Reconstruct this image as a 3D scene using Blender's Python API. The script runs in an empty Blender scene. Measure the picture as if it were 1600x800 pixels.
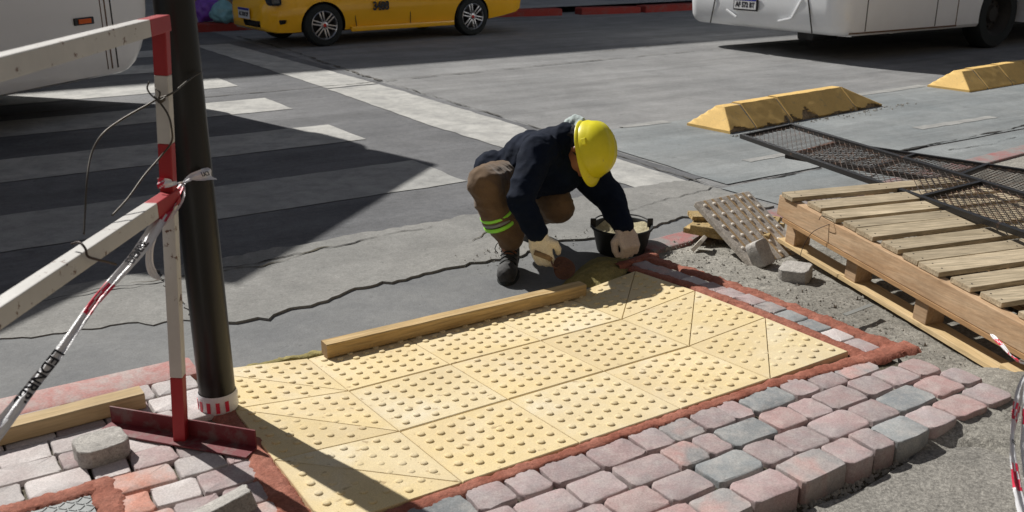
import bpy, bmesh, math, random
from mathutils import Vector, Matrix, noise
R = math.radians
random.seed(11)
scene = bpy.context.scene
C = scene.collection
V = Vector

# ------------------------------------------------------------------ camera, sky, sun, exposure
F_PX, CAM_H, PITCH = 1476.0, 1.536, .3272
cam = bpy.data.objects.new('camera', bpy.data.cameras.new('camera')); C.objects.link(cam)
cam.location = (0, 0, CAM_H); cam.rotation_euler = (math.pi/2 - PITCH, 0, 0)
cam.data.sensor_width = 36; cam.data.lens = F_PX/1600*36; cam.data.clip_end = 500
cam.data.dof.use_dof = True; cam.data.dof.focus_distance = 4.3; cam.data.dof.aperture_fstop = 5.6
scene.camera = cam
SUN_AZ = R(180-43)      # direction towards the sun, from +x
SUN_EL = R(42)
world = bpy.data.worlds.new("World"); scene.world = world; world.use_nodes = True
wn = world.node_tree.nodes; wl = world.node_tree.links; wn.clear()
sky = wn.new('ShaderNodeTexSky'); sky.sky_type = 'NISHITA'; sky.sun_disc = False
sky.dust_density = 1; sky.ozone_density = .8; sky.sun_elevation = SUN_EL; sky.sun_rotation = math.pi/2 - SUN_AZ
bg = wn.new('ShaderNodeBackground'); bg.inputs['Strength'].default_value = .05
wo = wn.new('ShaderNodeOutputWorld'); hs = wn.new('ShaderNodeHueSaturation'); hs.inputs['Saturation'].default_value = .6; wl.new(sky.outputs[0], hs.inputs['Color']); wl.new(hs.outputs[0], bg.inputs[0]); wl.new(bg.outputs[0], wo.inputs[0])
sl = bpy.data.lights.new('sun', 'SUN'); sl.energy = 5; sl.angle = R(.55); sl.color = (1, .965, .91)
sun = bpy.data.objects.new('sun', sl); C.objects.link(sun)
sd = V((math.cos(SUN_EL)*math.cos(SUN_AZ), math.cos(SUN_EL)*math.sin(SUN_AZ), math.sin(SUN_EL)))
sun.rotation_euler = sd.to_track_quat('Z', 'Y').to_euler(); sun.location = (0, 0, 20)
scene.view_settings.view_transform = 'Standard'; scene.view_settings.look = 'None'
scene.view_settings.exposure = .17; scene.view_settings.gamma = 1; scene.view_settings.use_curve_mapping = False

# ------------------------------------------------------------------ frames
def at(px, py, z=0.):
    """measured point of the street plan at height z"""
    u = (px-800)/F_PX; v = -(py-400)/F_PX
    dy = math.cos(PITCH)+v*math.sin(PITCH); dz = -math.sin(PITCH)+v*math.cos(PITCH)
    t = (z-CAM_H)/dz
    return V((u*t, dy*t, z))
def aty(px, py, Y):
    u = (px-800)/F_PX; v = -(py-400)/F_PX
    dy = math.cos(PITCH)+v*math.sin(PITCH); dz = -math.sin(PITCH)+v*math.cos(PITCH)
    t = Y/dy
    return V((u*t, Y, CAM_H+dz*t))
OX, OY, YAW = -.5627, 2.9411, .5657     # street frame: a along the street, b across it
def S(a, b, z=0.):
    return V((OX+a*math.cos(YAW)-b*math.sin(YAW), OY+a*math.sin(YAW)+b*math.cos(YAW), z))
def AB(p):
    x, y = p[0]-OX, p[1]-OY
    return x*math.cos(YAW)+y*math.sin(YAW), -x*math.sin(YAW)+y*math.cos(YAW)
UD = V((math.cos(YAW), math.sin(YAW), 0)); VD = V((-math.sin(YAW), math.cos(YAW), 0)); ZD = V((0, 0, 1))

# ------------------------------------------------------------------ object helpers
WL = {}
def meta(o, label=None, cat=None, group=None, kind=None):
    if label: o['label'] = label
    if cat: o['category'] = cat
    if group: o['group'] = group
    if kind: o['kind'] = kind
    return o
def thing(name, label, cat, loc, group=None):
    o = bpy.data.objects.new(name, None); C.objects.link(o); o.location = loc
    o.empty_display_size = .1; WL[o] = V(loc)
    return meta(o, label, cat, group)
class MB:
    def __init__(s): s.v = []; s.f = []; s.m = []
    def add(s, verts, faces, mi=0):
        n = len(s.v); s.v += [V(p) for p in verts]; s.f += [tuple(n+i for i in f) for f in faces]; s.m += [mi]*len(faces); return s
    def box(s, c, d, X=V((1,0,0)), Y=V((0,1,0)), Z=V((0,0,1)), mi=0, bev=0):
        c = V(c); hx, hy, hz = d[0]/2, d[1]/2, d[2]/2
        if not bev:
            vs = [c+X*x*hx+Y*y*hy+Z*z*hz for x in (-1,1) for y in (-1,1) for z in (-1,1)]
            return s.add(vs, [(0,1,3,2),(4,6,7,5),(0,4,5,1),(2,3,7,6),(0,2,6,4),(1,5,7,3)], mi)
        b = min(bev, hx*.9, hy*.9, hz*.9)
        bm = bmesh.new(); bmesh.ops.create_cube(bm, size=1)
        for v in bm.verts: v.co = V((v.co.x*2*hx, v.co.y*2*hy, v.co.z*2*hz))
        bmesh.ops.bevel(bm, geom=bm.edges[:]+bm.verts[:], offset=b, segments=2, profile=.6, affect='EDGES')
        bm.verts.index_update()
        s.add([c+X*v.co.x+Y*v.co.y+Z*v.co.z for v in bm.verts], [tuple(v.index for v in f.verts) for f in bm.faces], mi); bm.free(); return s
    def beam(s, p, q, w, h, up=V((0,0,1)), mi=0, bev=0, ext=0):
        p, q = V(p), V(q); d = (q-p); L = d.length; d.normalize(); side = up.cross(d).normalized(); u2 = d.cross(side)
        return s.box((p+q)/2, (L+2*ext, w, h), d, side, u2, mi, bev)
    def tube(s, pts, r, n=8, mi=0, cap=True):
        pts = [V(p) for p in pts]; rs = r if isinstance(r, (list, tuple)) else [r]*len(pts)
        ref = V((0,0,1)); rings = []
        prev = None
        for i, p in enumerate(pts):
            d = (pts[min(i+1, len(pts)-1)]-pts[max(i-1, 0)]).normalized()
            if prev is None:
                a = d.cross(ref if abs(d.z) < .9 else V((1,0,0))).normalized()
            else:
                a = (prev - d*prev.dot(d)).normalized()
            prev = a; b = d.cross(a)
            rings.append([p+(a*math.cos(t)+b*math.sin(t))*rs[i] for t in (2*math.pi*k/n for k in range(n))])
        vs = [v for r_ in rings for v in r_]; fs = []
        for i in range(len(pts)-1):
            for k in range(n):
                fs.append((i*n+k, i*n+(k+1)%n, (i+1)*n+(k+1)%n, (i+1)*n+k))
        if cap:
            fs.append(tuple(range(n-1, -1, -1))); fs.append(tuple((len(pts)-1)*n+k for k in range(n)))
        return s.add(vs, fs, mi)
    def lathe(s, c, prof, n=32, ax=V((0,0,1)), mi=0):
        c = V(c); ax = V(ax).normalized(); a = ax.orthogonal().normalized(); b = ax.cross(a)
        vs = []; fs = []
        for (r, h) in prof:
            for k in range(n):
                t = 2*math.pi*k/n; vs.append(c+ax*h+(a*math.cos(t)+b*math.sin(t))*r)
        for i in range(len(prof)-1):
            for k in range(n): fs.append((i*n+k, i*n+(k+1)%n, (i+1)*n+(k+1)%n, (i+1)*n+k))
        return s.add(vs, fs, mi)
    def build(s, name, mats, parent=None, smooth=False, angle=None):
        root = WL.get(parent, V((0,0,0))) if parent else None
        if parent is None:
            xs = [v.x for v in s.v]; ys = [v.y for v in s.v]; zs = [v.z for v in s.v]
            root = V(((min(xs)+max(xs))/2, (min(ys)+max(ys))/2, min(zs)))
        me = bpy.data.meshes.new(name)
        me.from_pydata([v-root for v in s.v], [], s.f)
        if not isinstance(mats, (list, tuple)): mats = [mats]
        for m in mats: me.materials.append(m)
        if len(mats) > 1: me.polygons.foreach_set('material_index', s.m)
        bm = bmesh.new(); bm.from_mesh(me); bmesh.ops.recalc_face_normals(bm, faces=bm.faces[:])
        bm.to_mesh(me); bm.free()
        if smooth:
            me.polygons.foreach_set('use_smooth', [True]*len(me.polygons))
            if angle is not None:
                me.set_sharp_from_angle(angle=R(angle))
        me.update()
        o = bpy.data.objects.new(name, me); C.objects.link(o)
        if parent: o.parent = parent; WL[o] = root
        else: o.location = root; WL[o] = root
        return o
def struct(mb, name, mat, **k):
    return meta(mb.build(name, mat, **k), kind='structure')
def text_mesh(body, size, origin, X, Y, mb, mi=0, ext=.0015, align='CENTER', sx=1.0, bold=.0):
    cu = bpy.data.curves.new('t', 'FONT'); cu.body = body; cu.size = size; cu.align_x = align; cu.align_y = 'CENTER'; cu.extrude = ext; cu.offset = bold
    cu.resolution_u = 3
    o = bpy.data.objects.new('t', cu); C.objects.link(o)
    dg = bpy.context.evaluated_depsgraph_get(); me = bpy.data.meshes.new_from_object(o.evaluated_get(dg))
    X = X.normalized(); Y = Y.normalized(); Z = X.cross(Y)
    mb.add([V(origin)+X*v.co.x*sx+Y*v.co.y+Z*v.co.z for v in me.vertices], [tuple(p.vertices) for p in me.polygons], mi)
    bpy.data.objects.remove(o); bpy.data.curves.remove(cu); bpy.data.meshes.remove(me)

# ------------------------------------------------------------------ materials
class NT:
    def __init__(s, name):
        s.m = bpy.data.materials.new(name); s.m.use_nodes = True
        s.t = s.m.node_tree; s.b = s.t.nodes['Principled BSDF']; s.tc = s.n('ShaderNodeTexCoord')
        s.co = s.tc.outputs['Object']
    def n(s, t, **k):
        x = s.t.nodes.new(t)
        for a, b in k.items(): setattr(x, a, b)
        return x
    def l(s, a, b): s.t.links.new(a, b)
    def noise(s, scale, detail=4, rough=.6, co=None, dist=0):
        x = s.n('ShaderNodeTexNoise'); x.inputs['Scale'].default_value = scale; x.inputs['Detail'].default_value = detail
        x.inputs['Roughness'].default_value = rough; x.inputs['Distortion'].default_value = dist
        s.l(co or s.co, x.inputs['Vector']); return x.outputs['Fac']
    def vor(s, scale, feat='F1', co=None):
        x = s.n('ShaderNodeTexVoronoi'); x.feature = feat; x.inputs['Scale'].default_value = scale; s.l(co or s.co, x.inputs['Vector'])
        return x.outputs['Distance']
    def ramp(s, fac, stops):
        x = s.n('ShaderNodeValToRGB'); e = x.color_ramp.elements
        while len(e) < len(stops): e.new(.5)
        for el, (p, c) in zip(e, stops):
            el.position = p; el.color = c if len(c) == 4 else (*c, 1)
        s.l(fac, x.inputs[0]); return x.outputs[0]
    def mix(s, fac, a, b, mode='MIX'):
        x = s.n('ShaderNodeMix'); x.data_type = 'RGBA'; x.blend_type = mode
        if isinstance(fac, (int, float)): x.inputs[0].default_value = fac
        else: s.l(fac, x.inputs[0])
        for sock, v in ((x.inputs[6], a), (x.inputs[7], b)):
            if isinstance(v, (tuple, list)): sock.default_value = v if len(v) == 4 else (*v, 1)
            else: s.l(v, sock)
        return x.outputs[2]
    def bump(s, h, strength, dist=.01, prev=None):
        x = s.n('ShaderNodeBump'); x.inputs['Strength'].default_value = strength; x.inputs['Distance'].default_value = dist
        s.l(h, x.inputs['Height'])
        if prev: s.l(prev, x.inputs['Normal'])
        return x.outputs[0]
    def out(s, col=None, rough=.8, nor=None, metal=0, spec=None):
        if col is not None:
            if isinstance(col, (tuple, list)): s.b.inputs['Base Color'].default_value = (*col[:3], 1)
            else: s.l(col, s.b.inputs['Base Color'])
        if isinstance(rough, (int, float)): s.b.inputs['Roughness'].default_value = rough
        else: s.l(rough, s.b.inputs['Roughness'])
        s.b.inputs['Metallic'].default_value = metal
        if spec is not None: s.b.inputs['Specular IOR Level'].default_value = spec
        if nor: s.l(nor, s.b.inputs['Normal'])
        return s.m
def G(v): return (v, v, v)
def ground_mat(name, c1, c2, big=1.2, grain=90, gamp=.35, bump=.3, stain=.25, rnd=False, holes=False, bscale=None, streak=0):
    t = NT(name); co0 = t.co
    if rnd:
        oi = t.n('ShaderNodeObjectInfo'); ad = t.n('ShaderNodeVectorMath', operation='ADD'); mu = t.n('ShaderNodeVectorMath', operation='SCALE')
        cm = t.n('ShaderNodeCombineXYZ'); t.l(oi.outputs['Random'], cm.inputs[0]); t.l(oi.outputs['Random'], cm.inputs[1])
        t.l(cm.outputs[0], mu.inputs[0]); mu.inputs['Scale'].default_value = 37
        t.l(t.co, ad.inputs[0]); t.l(mu.outputs[0], ad.inputs[1]); t.co = ad.outputs[0]
    base = t.mix(t.ramp(t.noise(big, 6, .65), [(.35, G(0)), (.65, G(1))]), c1, c2)
    base = t.mix(stain, base, t.ramp(t.noise(big*5, 5, .7, dist=.6), [(.3, G(.55)), (.7, G(1.25))]), 'MULTIPLY')
    if streak:
        m1 = t.n('ShaderNodeMapping'); m1.vector_type = 'TEXTURE'; m1.inputs['Rotation'].default_value = (0, 0, YAW); m2 = t.n('ShaderNodeMapping'); m2.inputs['Scale'].default_value = (.25, 2.6, 1)
        t.l(co0, m1.inputs['Vector']); t.l(m1.outputs[0], m2.inputs['Vector'])
        base = t.mix(streak, base, t.ramp(t.noise(1.1, 6, .72, co=m2.outputs[0], dist=.5), [(.3, G(.6)), (.68, G(1.3))]), 'MULTIPLY')
    g = t.noise(grain, 3, .75)
    base = t.mix(gamp, base, t.ramp(g, [(.3, G(.35)), (.7, G(1.6))]), 'MULTIPLY')
    g2 = t.noise(grain*3.3, 2, .6)
    base = t.mix(gamp*.7, base, t.ramp(g2, [(.35, G(.4)), (.65, G(1.5))]), 'MULTIPLY')
    base = t.mix(.55*min(1, gamp*2), base, t.ramp(t.noise(26, 4, .8), [(.3, G(.62)), (.7, G(1.3))]), 'MULTIPLY')
    base = t.mix(t.ramp(t.noise(7.5, 3, .6, dist=.4), [(.66, G(0)), (.72, G(.35*stain*3))]), base, tuple(x*.45 for x in c1))
    base = t.mix(t.ramp(t.noise(48, 2, .5), [(.70, G(0)), (.74, G(.5))]), base, tuple(x*.4 for x in c1))
    if rnd:
        base = t.mix(1, base, t.ramp(oi.outputs['Random'], [(0, G(.82)), (1, G(1.15))]), 'MULTIPLY')
    nn = t.bump(g, bump, .004); nn = t.bump(t.noise(bscale or grain*.2, 5, .7), bump, .012, nn)
    return t.out(base, .88, nn, spec=.3)
M = {}
M['road'] = ground_mat('worn_road_concrete', (.195,.198,.2), (.268,.268,.266), big=.45, grain=120, gamp=.34, stain=.4, streak=.6)
M['asphalt'] = ground_mat('crosswalk_asphalt', (.12,.123,.13), (.178,.18,.186), big=.6, grain=140, gamp=.45, stain=.4, streak=.55)
M['gutter'] = ground_mat('gutter_concrete', (.205,.205,.195), (.275,.27,.255), big=.9, grain=110, gamp=.28, stain=.35)
M['channel'] = ground_mat('smooth_gutter_channel', (.155,.16,.165), (.215,.218,.215), big=1.5, grain=150, gamp=.25, stain=.25)
M['lane'] = ground_mat('bluish_lane_concrete', (.195,.215,.222), (.265,.278,.278), big=.8, grain=120, gamp=.3, stain=.35, streak=.6)
M['farwalk'] = ground_mat('far_sidewalk_concrete', (.3,.3,.3), (.42,.42,.41), big=.7, grain=60, gamp=.3, stain=.4)
M['bed'] = ground_mat('sandy_gravel_bed', (.21,.2,.175), (.32,.305,.27), big=3.2, grain=70, gamp=.6, bump=.8, stain=.5)
M['slab'] = ground_mat('old_sidewalk_concrete', (.22,.21,.19), (.28,.265,.235), big=1.4, grain=85, gamp=.7, bump=.5, stain=.25)
M['joint'] = ground_mat('tarred_joint', (.07,.068,.062), (.12,.115,.105), big=5, grain=80)
M['crack'] = ground_mat('dark_crack', (.02,.02,.02), (.05,.048,.045), big=5, grain=80)
M['pebble'] = ground_mat('crushed_stone', (.25,.235,.2), (.42,.4,.36), big=6, grain=60, rnd=True)
M['dirt'] = ground_mat('dark_soil_and_trench_shade', (.05,.045,.03), (.12,.105,.075), big=5, grain=60, gamp=.6, bump=.8)  # soil in joints and cracks; its dark tone also paints the trench shade
M['redmortar'] = ground_mat('red_mortar', (.25,.08,.05), (.37,.15,.105), big=9, grain=110, gamp=.35, bump=.5, stain=.5, bscale=45)
M['wetmortar'] = ground_mat('ochre_wet_mortar', (.22,.185,.065), (.32,.27,.11), big=5, grain=60, gamp=.3, bump=.6, stain=.4, bscale=30)
def worn_paint(name, paint, under, lo=.42, hi=.5, sc=9, stretch=None):
    t = NT(name)
    a = t.noise(sc, 8, .75, dist=.3); f = t.ramp(a, [(lo, G(0)), (hi, G(1))])
    g = t.noise(130, 3, .7)
    pc = t.mix(.4, paint, t.ramp(t.noise(2.2, 5, .7), [(.3, G(.6)), (.7, G(1.2))]), 'MULTIPLY')
    col = t.mix(f, under, pc)
    col = t.mix(.3, col, t.ramp(g, [(.3, G(.4)), (.7, G(1.5))]), 'MULTIPLY')
    return t.out(col, .8, t.bump(g, .25, .003), spec=.3)
M['roadpaint'] = worn_paint('worn_white_road_paint', (.46,.455,.43), (.24,.24,.235), .30, .58, 4)
M['roadpaint_old'] = worn_paint('faded_white_road_paint', (.36,.36,.345), (.22,.22,.215), .30, .58, 6)
M['redkerb'] = worn_paint('worn_red_kerb_paint', (.33,.045,.035), (.2,.1,.09), .3, .5, 8)
M['redfaded'] = worn_paint('faded_red_kerb_paint', (.46,.2,.18), (.42,.34,.32), .4, .6, 6)
M['redline'] = worn_paint('red_line_paint', (.34,.15,.145), (.25,.235,.225), .44, .62, 7)
def paver_mat(name, c1, c2, blotch=None):
    t = NT(name)
    oi = t.n('ShaderNodeObjectInfo'); cm = t.n('ShaderNodeCombineXYZ'); t.l(oi.outputs['Random'], cm.inputs[0]); t.l(oi.outputs['Random'], cm.inputs[2])
    mu = t.n('ShaderNodeVectorMath', operation='SCALE'); t.l(cm.outputs[0], mu.inputs[0]); mu.inputs['Scale'].default_value = 53
    ad = t.n('ShaderNodeVectorMath', operation='ADD'); t.l(t.co, ad.inputs[0]); t.l(mu.outputs[0], ad.inputs[1]); t.co = ad.outputs[0]
    b = t.mix(t.ramp(t.noise(9, 4, .6), [(.38, G(0)), (.62, G(1))]), c1, c2)
    if blotch: b = t.mix(t.ramp(t.noise(6, 3, .5, dist=.4), [(.5, G(0)), (.62, G(1))]), b, blotch)
    b = t.mix(1, b, t.ramp(oi.outputs['Random'], [(0, G(.84)), (1, G(1.12))]), 'MULTIPLY')
    dust = t.ramp(t.noise(22, 6, .75), [(.45, G(0)), (.75, G(.55))])
    b = t.mix(dust, b, (.48,.44,.41))
    g = t.noise(190, 3, .75); b = t.mix(.38, b, t.ramp(g, [(.3, G(.35)), (.7, G(1.55))]), 'MULTIPLY')
    return t.out(b, .85, t.bump(t.noise(35, 6, .7), .35, .006, t.bump(g, .3, .002)), spec=.35)
M['pv_pink'] = paver_mat('pink_paver', (.36,.262,.258), (.34,.29,.29))
M['pv_red'] = paver_mat('reddish_paver', (.38,.245,.235), (.37,.28,.27))
M['pv_grey'] = paver_mat('slate_grey_paver', (.21,.225,.235), (.28,.29,.29))
M['pv_mix'] = paver_mat('mottled_paver', (.28,.275,.275), (.37,.32,.31), (.44,.28,.26))
M['pv_light'] = paver_mat('chalky_paver', (.46,.405,.395), (.52,.485,.475))
M['pv_dusty'] = paver_mat('red_dusted_paver', (.48,.27,.22), (.45,.37,.35), (.5,.24,.18))
M['pv_plain'] = ground_mat('plain_concrete_block', (.34,.325,.305), (.44,.42,.39), big=8, grain=130, gamp=.4, bump=.5, rnd=True)
def tile_mat(name, c1, c2, pale):
    t = NT(name)
    oi = t.n('ShaderNodeObjectInfo'); cm = t.n('ShaderNodeCombineXYZ'); t.l(oi.outputs['Random'], cm.inputs[0]); t.l(oi.outputs['Random'], cm.inputs[1])
    mu = t.n('ShaderNodeVectorMath', operation='SCALE'); t.l(cm.outputs[0], mu.inputs[0]); mu.inputs['Scale'].default_value = 41
    ad = t.n('ShaderNodeVectorMath', operation='ADD'); t.l(t.co, ad.inputs[0]); t.l(mu.outputs[0], ad.inputs[1]); t.co = ad.outputs[0]
    b = t.mix(t.ramp(t.noise(5, 5, .6), [(.35, G(0)), (.65, G(1))]), c1, c2)
    b = t.mix(t.ramp(t.noise(3.2, 6, .7, dist=.5), [(.5, G(0)), (.72, G(.8))]), b, pale)
    b = t.mix(1, b, t.ramp(oi.outputs['Random'], [(0, G(.93)), (1, G(1.06))]), 'MULTIPLY')
    g = t.noise(260, 2, .7); b = t.mix(.3, b, t.ramp(g, [(.3, G(.45)), (.7, G(1.45))]), 'MULTIPLY')
    spots = t.ramp(t.noise(30, 3, .5), [(.665, G(0)), (.71, G(.6))]); b = t.mix(spots, b, (.26,.17,.08)); b = t.mix(t.ramp(t.noise(2.1, 5, .7), [(.42, G(0)), (.75, G(.6))]), b, (.5,.40,.25))
    return t.out(b, .82, t.bump(g, .2, .0015, t.bump(t.noise(12, 5, .7), .15, .006)), spec=.3)
M['tile'] = tile_mat('yellow_tactile_tile', (.65,.52,.28), (.67,.55,.33), (.68,.60,.44))
M['tile2'] = tile_mat('pale_tactile_tile', (.66,.54,.31), (.68,.575,.37), (.69,.63,.49))
def wood(name, c1, c2, ang, dark=.5, tilt=None):
    t = NT(name); mp = t.n('ShaderNodeMapping'); mp.vector_type = 'TEXTURE'; mp.inputs['Rotation'].default_value = (0, 0, ang)
    sc = t.n('ShaderNodeMapping'); sc.inputs['Scale'].default_value = (1.2, 22, 22)
    t.l(t.co, mp.inputs['Vector']); t.l(mp.outputs[0], sc.inputs['Vector'])
    oi = t.n('ShaderNodeObjectInfo'); cm = t.n('ShaderNodeCombineXYZ'); t.l(oi.outputs['Random'], cm.inputs[0]); t.l(oi.outputs['Random'], cm.inputs[1])
    mu = t.n('ShaderNodeVectorMath', operation='SCALE'); t.l(cm.outputs[0], mu.inputs[0]); mu.inputs['Scale'].default_value = 29
    ad = t.n('ShaderNodeVectorMath', operation='ADD'); t.l(sc.outputs[0], ad.inputs[0]); t.l(mu.outputs[0], ad.inputs[1])
    f = t.noise(1.0, 6, .7, co=ad.outputs[0], dist=.8); f2 = t.noise(4.5, 4, .7, co=ad.outputs[0])
    b = t.mix(t.ramp(f, [(.35, G(0)), (.65, G(1))]), c1, c2)
    b = t.mix(dark, b, t.ramp(f2, [(.35, G(.55)), (.65, G(1.2))]), 'MULTIPLY')
    knots = t.ramp(t.noise(7, 2, .4), [(.70, G(0)), (.76, G(.75))]); b = t.mix(knots, b, (.12,.06,.025))
    grime = t.ramp(t.noise(3.5, 5, .75), [(.45, G(0)), (.7, G(.5))]); b = t.mix(grime, b, tuple(x*.62 for x in c1))
    b = t.mix(1, b, t.ramp(oi.outputs['Random'], [(0, G(.8)), (1, G(1.18))]), 'MULTIPLY')
    return t.out(b, .75, t.bump(f2, .35, .003, t.bump(f, .3, .004)), spec=.3)
def metal_paint(name, col, rust=(.1,.035,.015), lo=.62, hi=.66, rough=.45, sc=16):
    t = NT(name); f = t.ramp(t.noise(sc, 6, .7), [(lo, G(0)), (hi, G(1))])
    c = t.mix(.35, col, t.ramp(t.noise(5, 5, .7), [(.3, G(.6)), (.7, G(1.15))]), 'MULTIPLY')
    return t.out(t.mix(f, c, rust), rough, t.bump(t.noise(60, 4, .6), .12, .003), spec=.4)
def plain(name, col, rough=.5, metal=0, var=.15, sc=8, bump=0, spec=None):
    t = NT(name); c = t.mix(var, col, t.ramp(t.noise(sc, 5, .7), [(.3, G(.5)), (.7, G(1.4))]), 'MULTIPLY')
    return t.out(c, rough, t.bump(t.noise(sc*12, 3, .6), bump, .003) if bump else None, metal, spec)
M['wood_timber'] = wood('sawn_timber', (.47,.31,.13), (.60,.44,.23), YAW, .7)
M['wood_left'] = wood('sawn_timber_left', (.50,.36,.18), (.58,.44,.26), YAW+.05, .4)
PANG = R(-75)
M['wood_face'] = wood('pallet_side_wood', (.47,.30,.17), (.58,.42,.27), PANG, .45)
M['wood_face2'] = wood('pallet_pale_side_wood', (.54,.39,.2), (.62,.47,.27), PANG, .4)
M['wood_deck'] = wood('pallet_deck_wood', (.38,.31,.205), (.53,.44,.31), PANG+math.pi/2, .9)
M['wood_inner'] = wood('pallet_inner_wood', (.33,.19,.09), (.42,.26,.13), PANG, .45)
M['wood_end'] = plain('end_grain', (.26,.17,.085), .85, var=.5, sc=25, bump=.4)
M['white_metal'] = metal_paint('chipped_white_paint', (.55,.54,.515), lo=.61, hi=.645, sc=28)
M['red_metal'] = metal_paint('red_barrier_paint', (.34,.016,.022), lo=.66, hi=.70, sc=24)
M['darkred_metal'] = metal_paint('dark_red_foot_paint', (.16,.022,.028), rust=(.16,.09,.085), lo=.50, hi=.62, rough=.5)
M['pole'] = metal_paint('black_pole_paint', (.006,.0065,.0065), rust=(.05,.035,.015), lo=.66, hi=.75, rough=.36, sc=6)
M['wire'] = plain('steel_wire', (.07,.062,.052), .55, .6)
M['rustwire'] = plain('dark_wire', (.05,.035,.03), .6, .4)
M['frame'] = metal_paint('black_steel_frame', (.017,.016,.016), rust=(.1,.05,.03), lo=.62, hi=.7, rough=.4)
M['meshm'] = metal_paint('expanded_mesh', (.05,.04,.034), rust=(.12,.07,.045), lo=.5, hi=.6, rough=.5)
M['rusty'] = plain('rusty_steel', (.13,.06,.04), .75, var=.5, sc=12)
M['tape'] = plain('white_barrier_tape', (.72,.72,.74), .3, var=.12, sc=20, bump=.5)
M['tapered'] = plain('red_tape_print', (.62,.02,.06), .35, var=.1)
M['tapeblack'] = plain('black_tape_print', (.015,.015,.02), .4)
M['yblock'] = worn_paint('yellow_kerb_paint', (.76,.51,.18), (.42,.32,.18), .30, .42, 12)
M['broken'] = ground_mat('broken_concrete', (.2,.15,.09), (.36,.28,.19), big=9, grain=60, gamp=.6, bump=.9)
M['jointgap'] = plain('block_joint_mortar', (.33,.31,.28), .9, var=.4, sc=20, bump=.4)
M['taxi'] = plain('taxi_yellow', (.95,.50,.015), .18, 0, .06, 3); M['taxi'].node_tree.nodes['Principled BSDF'].inputs['Coat Weight'].default_value = .6
M['black'] = plain('black_plastic', (.012,.012,.013), .55)
M['tyre'] = plain('tyre_rubber', (.012,.016,.016), .8, var=.3, sc=30, bump=.2)
M['alloy'] = plain('alloy_rim', (.55,.55,.56), .28, .85, .1)
M['glass'] = plain('dark_glass', (.02,.025,.03), .06, spec=.8)
M['seam'] = plain('dark_seam', (.02,.017,.014), .7)
M['rustseam'] = plain('rusty_seam', (.14,.08,.045), .8, var=.4)
M['plate'] = plain('plate_white', (.62,.63,.64), .4)
M['plateblue'] = plain('plate_blue', (.02,.03,.3), .4)
M['orange'] = plain('orange_marker_lens', (.75,.12,.01), .15)
M['redlens'] = plain('red_lens', (.6,.02,.01), .15)
M['bluegfx'] = plain('blue_bus_paint', (.03,.2,.6), .3)
def bus_mat(name, c):
    t = NT(name); gx = t.n('ShaderNodeSeparateXYZ'); t.l(t.co, gx.inputs[0])
    mr = t.n('ShaderNodeMapRange'); mr.inputs['From Min'].default_value = .3; mr.inputs['From Max'].default_value = .95
    t.l(gx.outputs[2], mr.inputs[0])
    dirt = t.noise(3, 6, .7); mm = t.n('ShaderNodeMath', operation='MULTIPLY'); sb = t.n('ShaderNodeMath', operation='SUBTRACT'); sb.inputs[0].default_value = 1
    t.l(mr.outputs[0], sb.inputs[1]); t.l(sb.outputs[0], mm.inputs[0]); t.l(dirt, mm.inputs[1])
    c2 = t.mix(mm.outputs[0], c, tuple(x*.72 for x in c))
    c2 = t.mix(t.ramp(t.noise(9, 6, .8), [(.62, G(0)), (.8, G(.3))]), c2, (.3,.26,.22))
    m = t.out(c2, .3, spec=.5); t.b.inputs['Coat Weight'].default_value = .3; return m
M['bus_cream'] = bus_mat('cream_bus_paint', (.84,.82,.80))
M['bus_white'] = bus_mat('white_bus_paint', (.93,.95,.97))
M['navy'] = None
def cloth(name, c, c2, sc=300, rough=.9, sheen=.15):
    t = NT(name); f = t.noise(7, 5, .7); b = t.mix(t.ramp(f, [(.35, G(0)), (.65, G(1))]), c, c2)
    g = t.noise(sc, 2, .6); b = t.mix(.3, b, t.ramp(g, [(.3, G(.5)), (.7, G(1.4))]), 'MULTIPLY')
    m = t.out(b, rough, t.bump(t.noise(28, 4, .6), .35, .008, t.bump(g, .2, .001)), spec=.2)
    t.b.inputs['Sheen Weight'].default_value = sheen; return m
M['navy'] = cloth('navy_sweater', (.0015,.005,.015), (.002,.007,.022), sheen=.0)
M['khaki'] = cloth('brown_work_trousers', (.105,.066,.038), (.15,.097,.057))
M['hivis'] = plain('lime_reflective_band', (.32,.85,.06), .4, var=.1)
M['silver'] = plain('grey_reflective_band', (.22,.23,.22), .4)
M['skin'] = plain('skin', (.26,.10,.05), .5, var=.15, sc=15)
M['hair'] = cloth('dark_balaclava', (.01,.01,.013), (.02,.02,.024))
M['hood'] = cloth('pale_grey_hood', (.38,.45,.44), (.48,.54,.53))
M['glove'] = cloth('cream_work_glove', (.66,.58,.43), (.76,.70,.56), 200)
M['gloved'] = cloth('dirty_pink_work_glove', (.48,.39,.33), (.60,.51,.44), 200)
M['boot'] = cloth('dusty_black_boot', (.014,.014,.015), (.075,.075,.075), 90, .7)
M['helmet'] = metal_paint('yellow_hard_hat', (.76,.68,.02), rust=(.35,.28,.08), lo=.63, hi=.74, rough=.36, sc=24)
M['bucketm'] = plain('black_rubber_bucket', (.018,.02,.02), .6, var=.4, sc=14)
M['palemortar'] = ground_mat('pale_wet_mortar', (.32,.28,.17), (.46,.42,.29), big=9, grain=60, gamp=.3, bump=.6, bscale=30)
M['bagp'] = plain('purple_plastic_bag', (.19,.06,.42), .35, var=.4, sc=14)
M['bagt'] = plain('teal_plastic_bag', (.20,.42,.46), .35, var=.3, sc=12)
M['trowel'] = plain('brown_rusty_trowel', (.085,.035,.02), .6, .3, .5, 18, .3)
M['facade'] = ground_mat('facade_plaster', (.42,.38,.32), (.5,.46,.4), big=.6, grain=20, gamp=.15)
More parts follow.
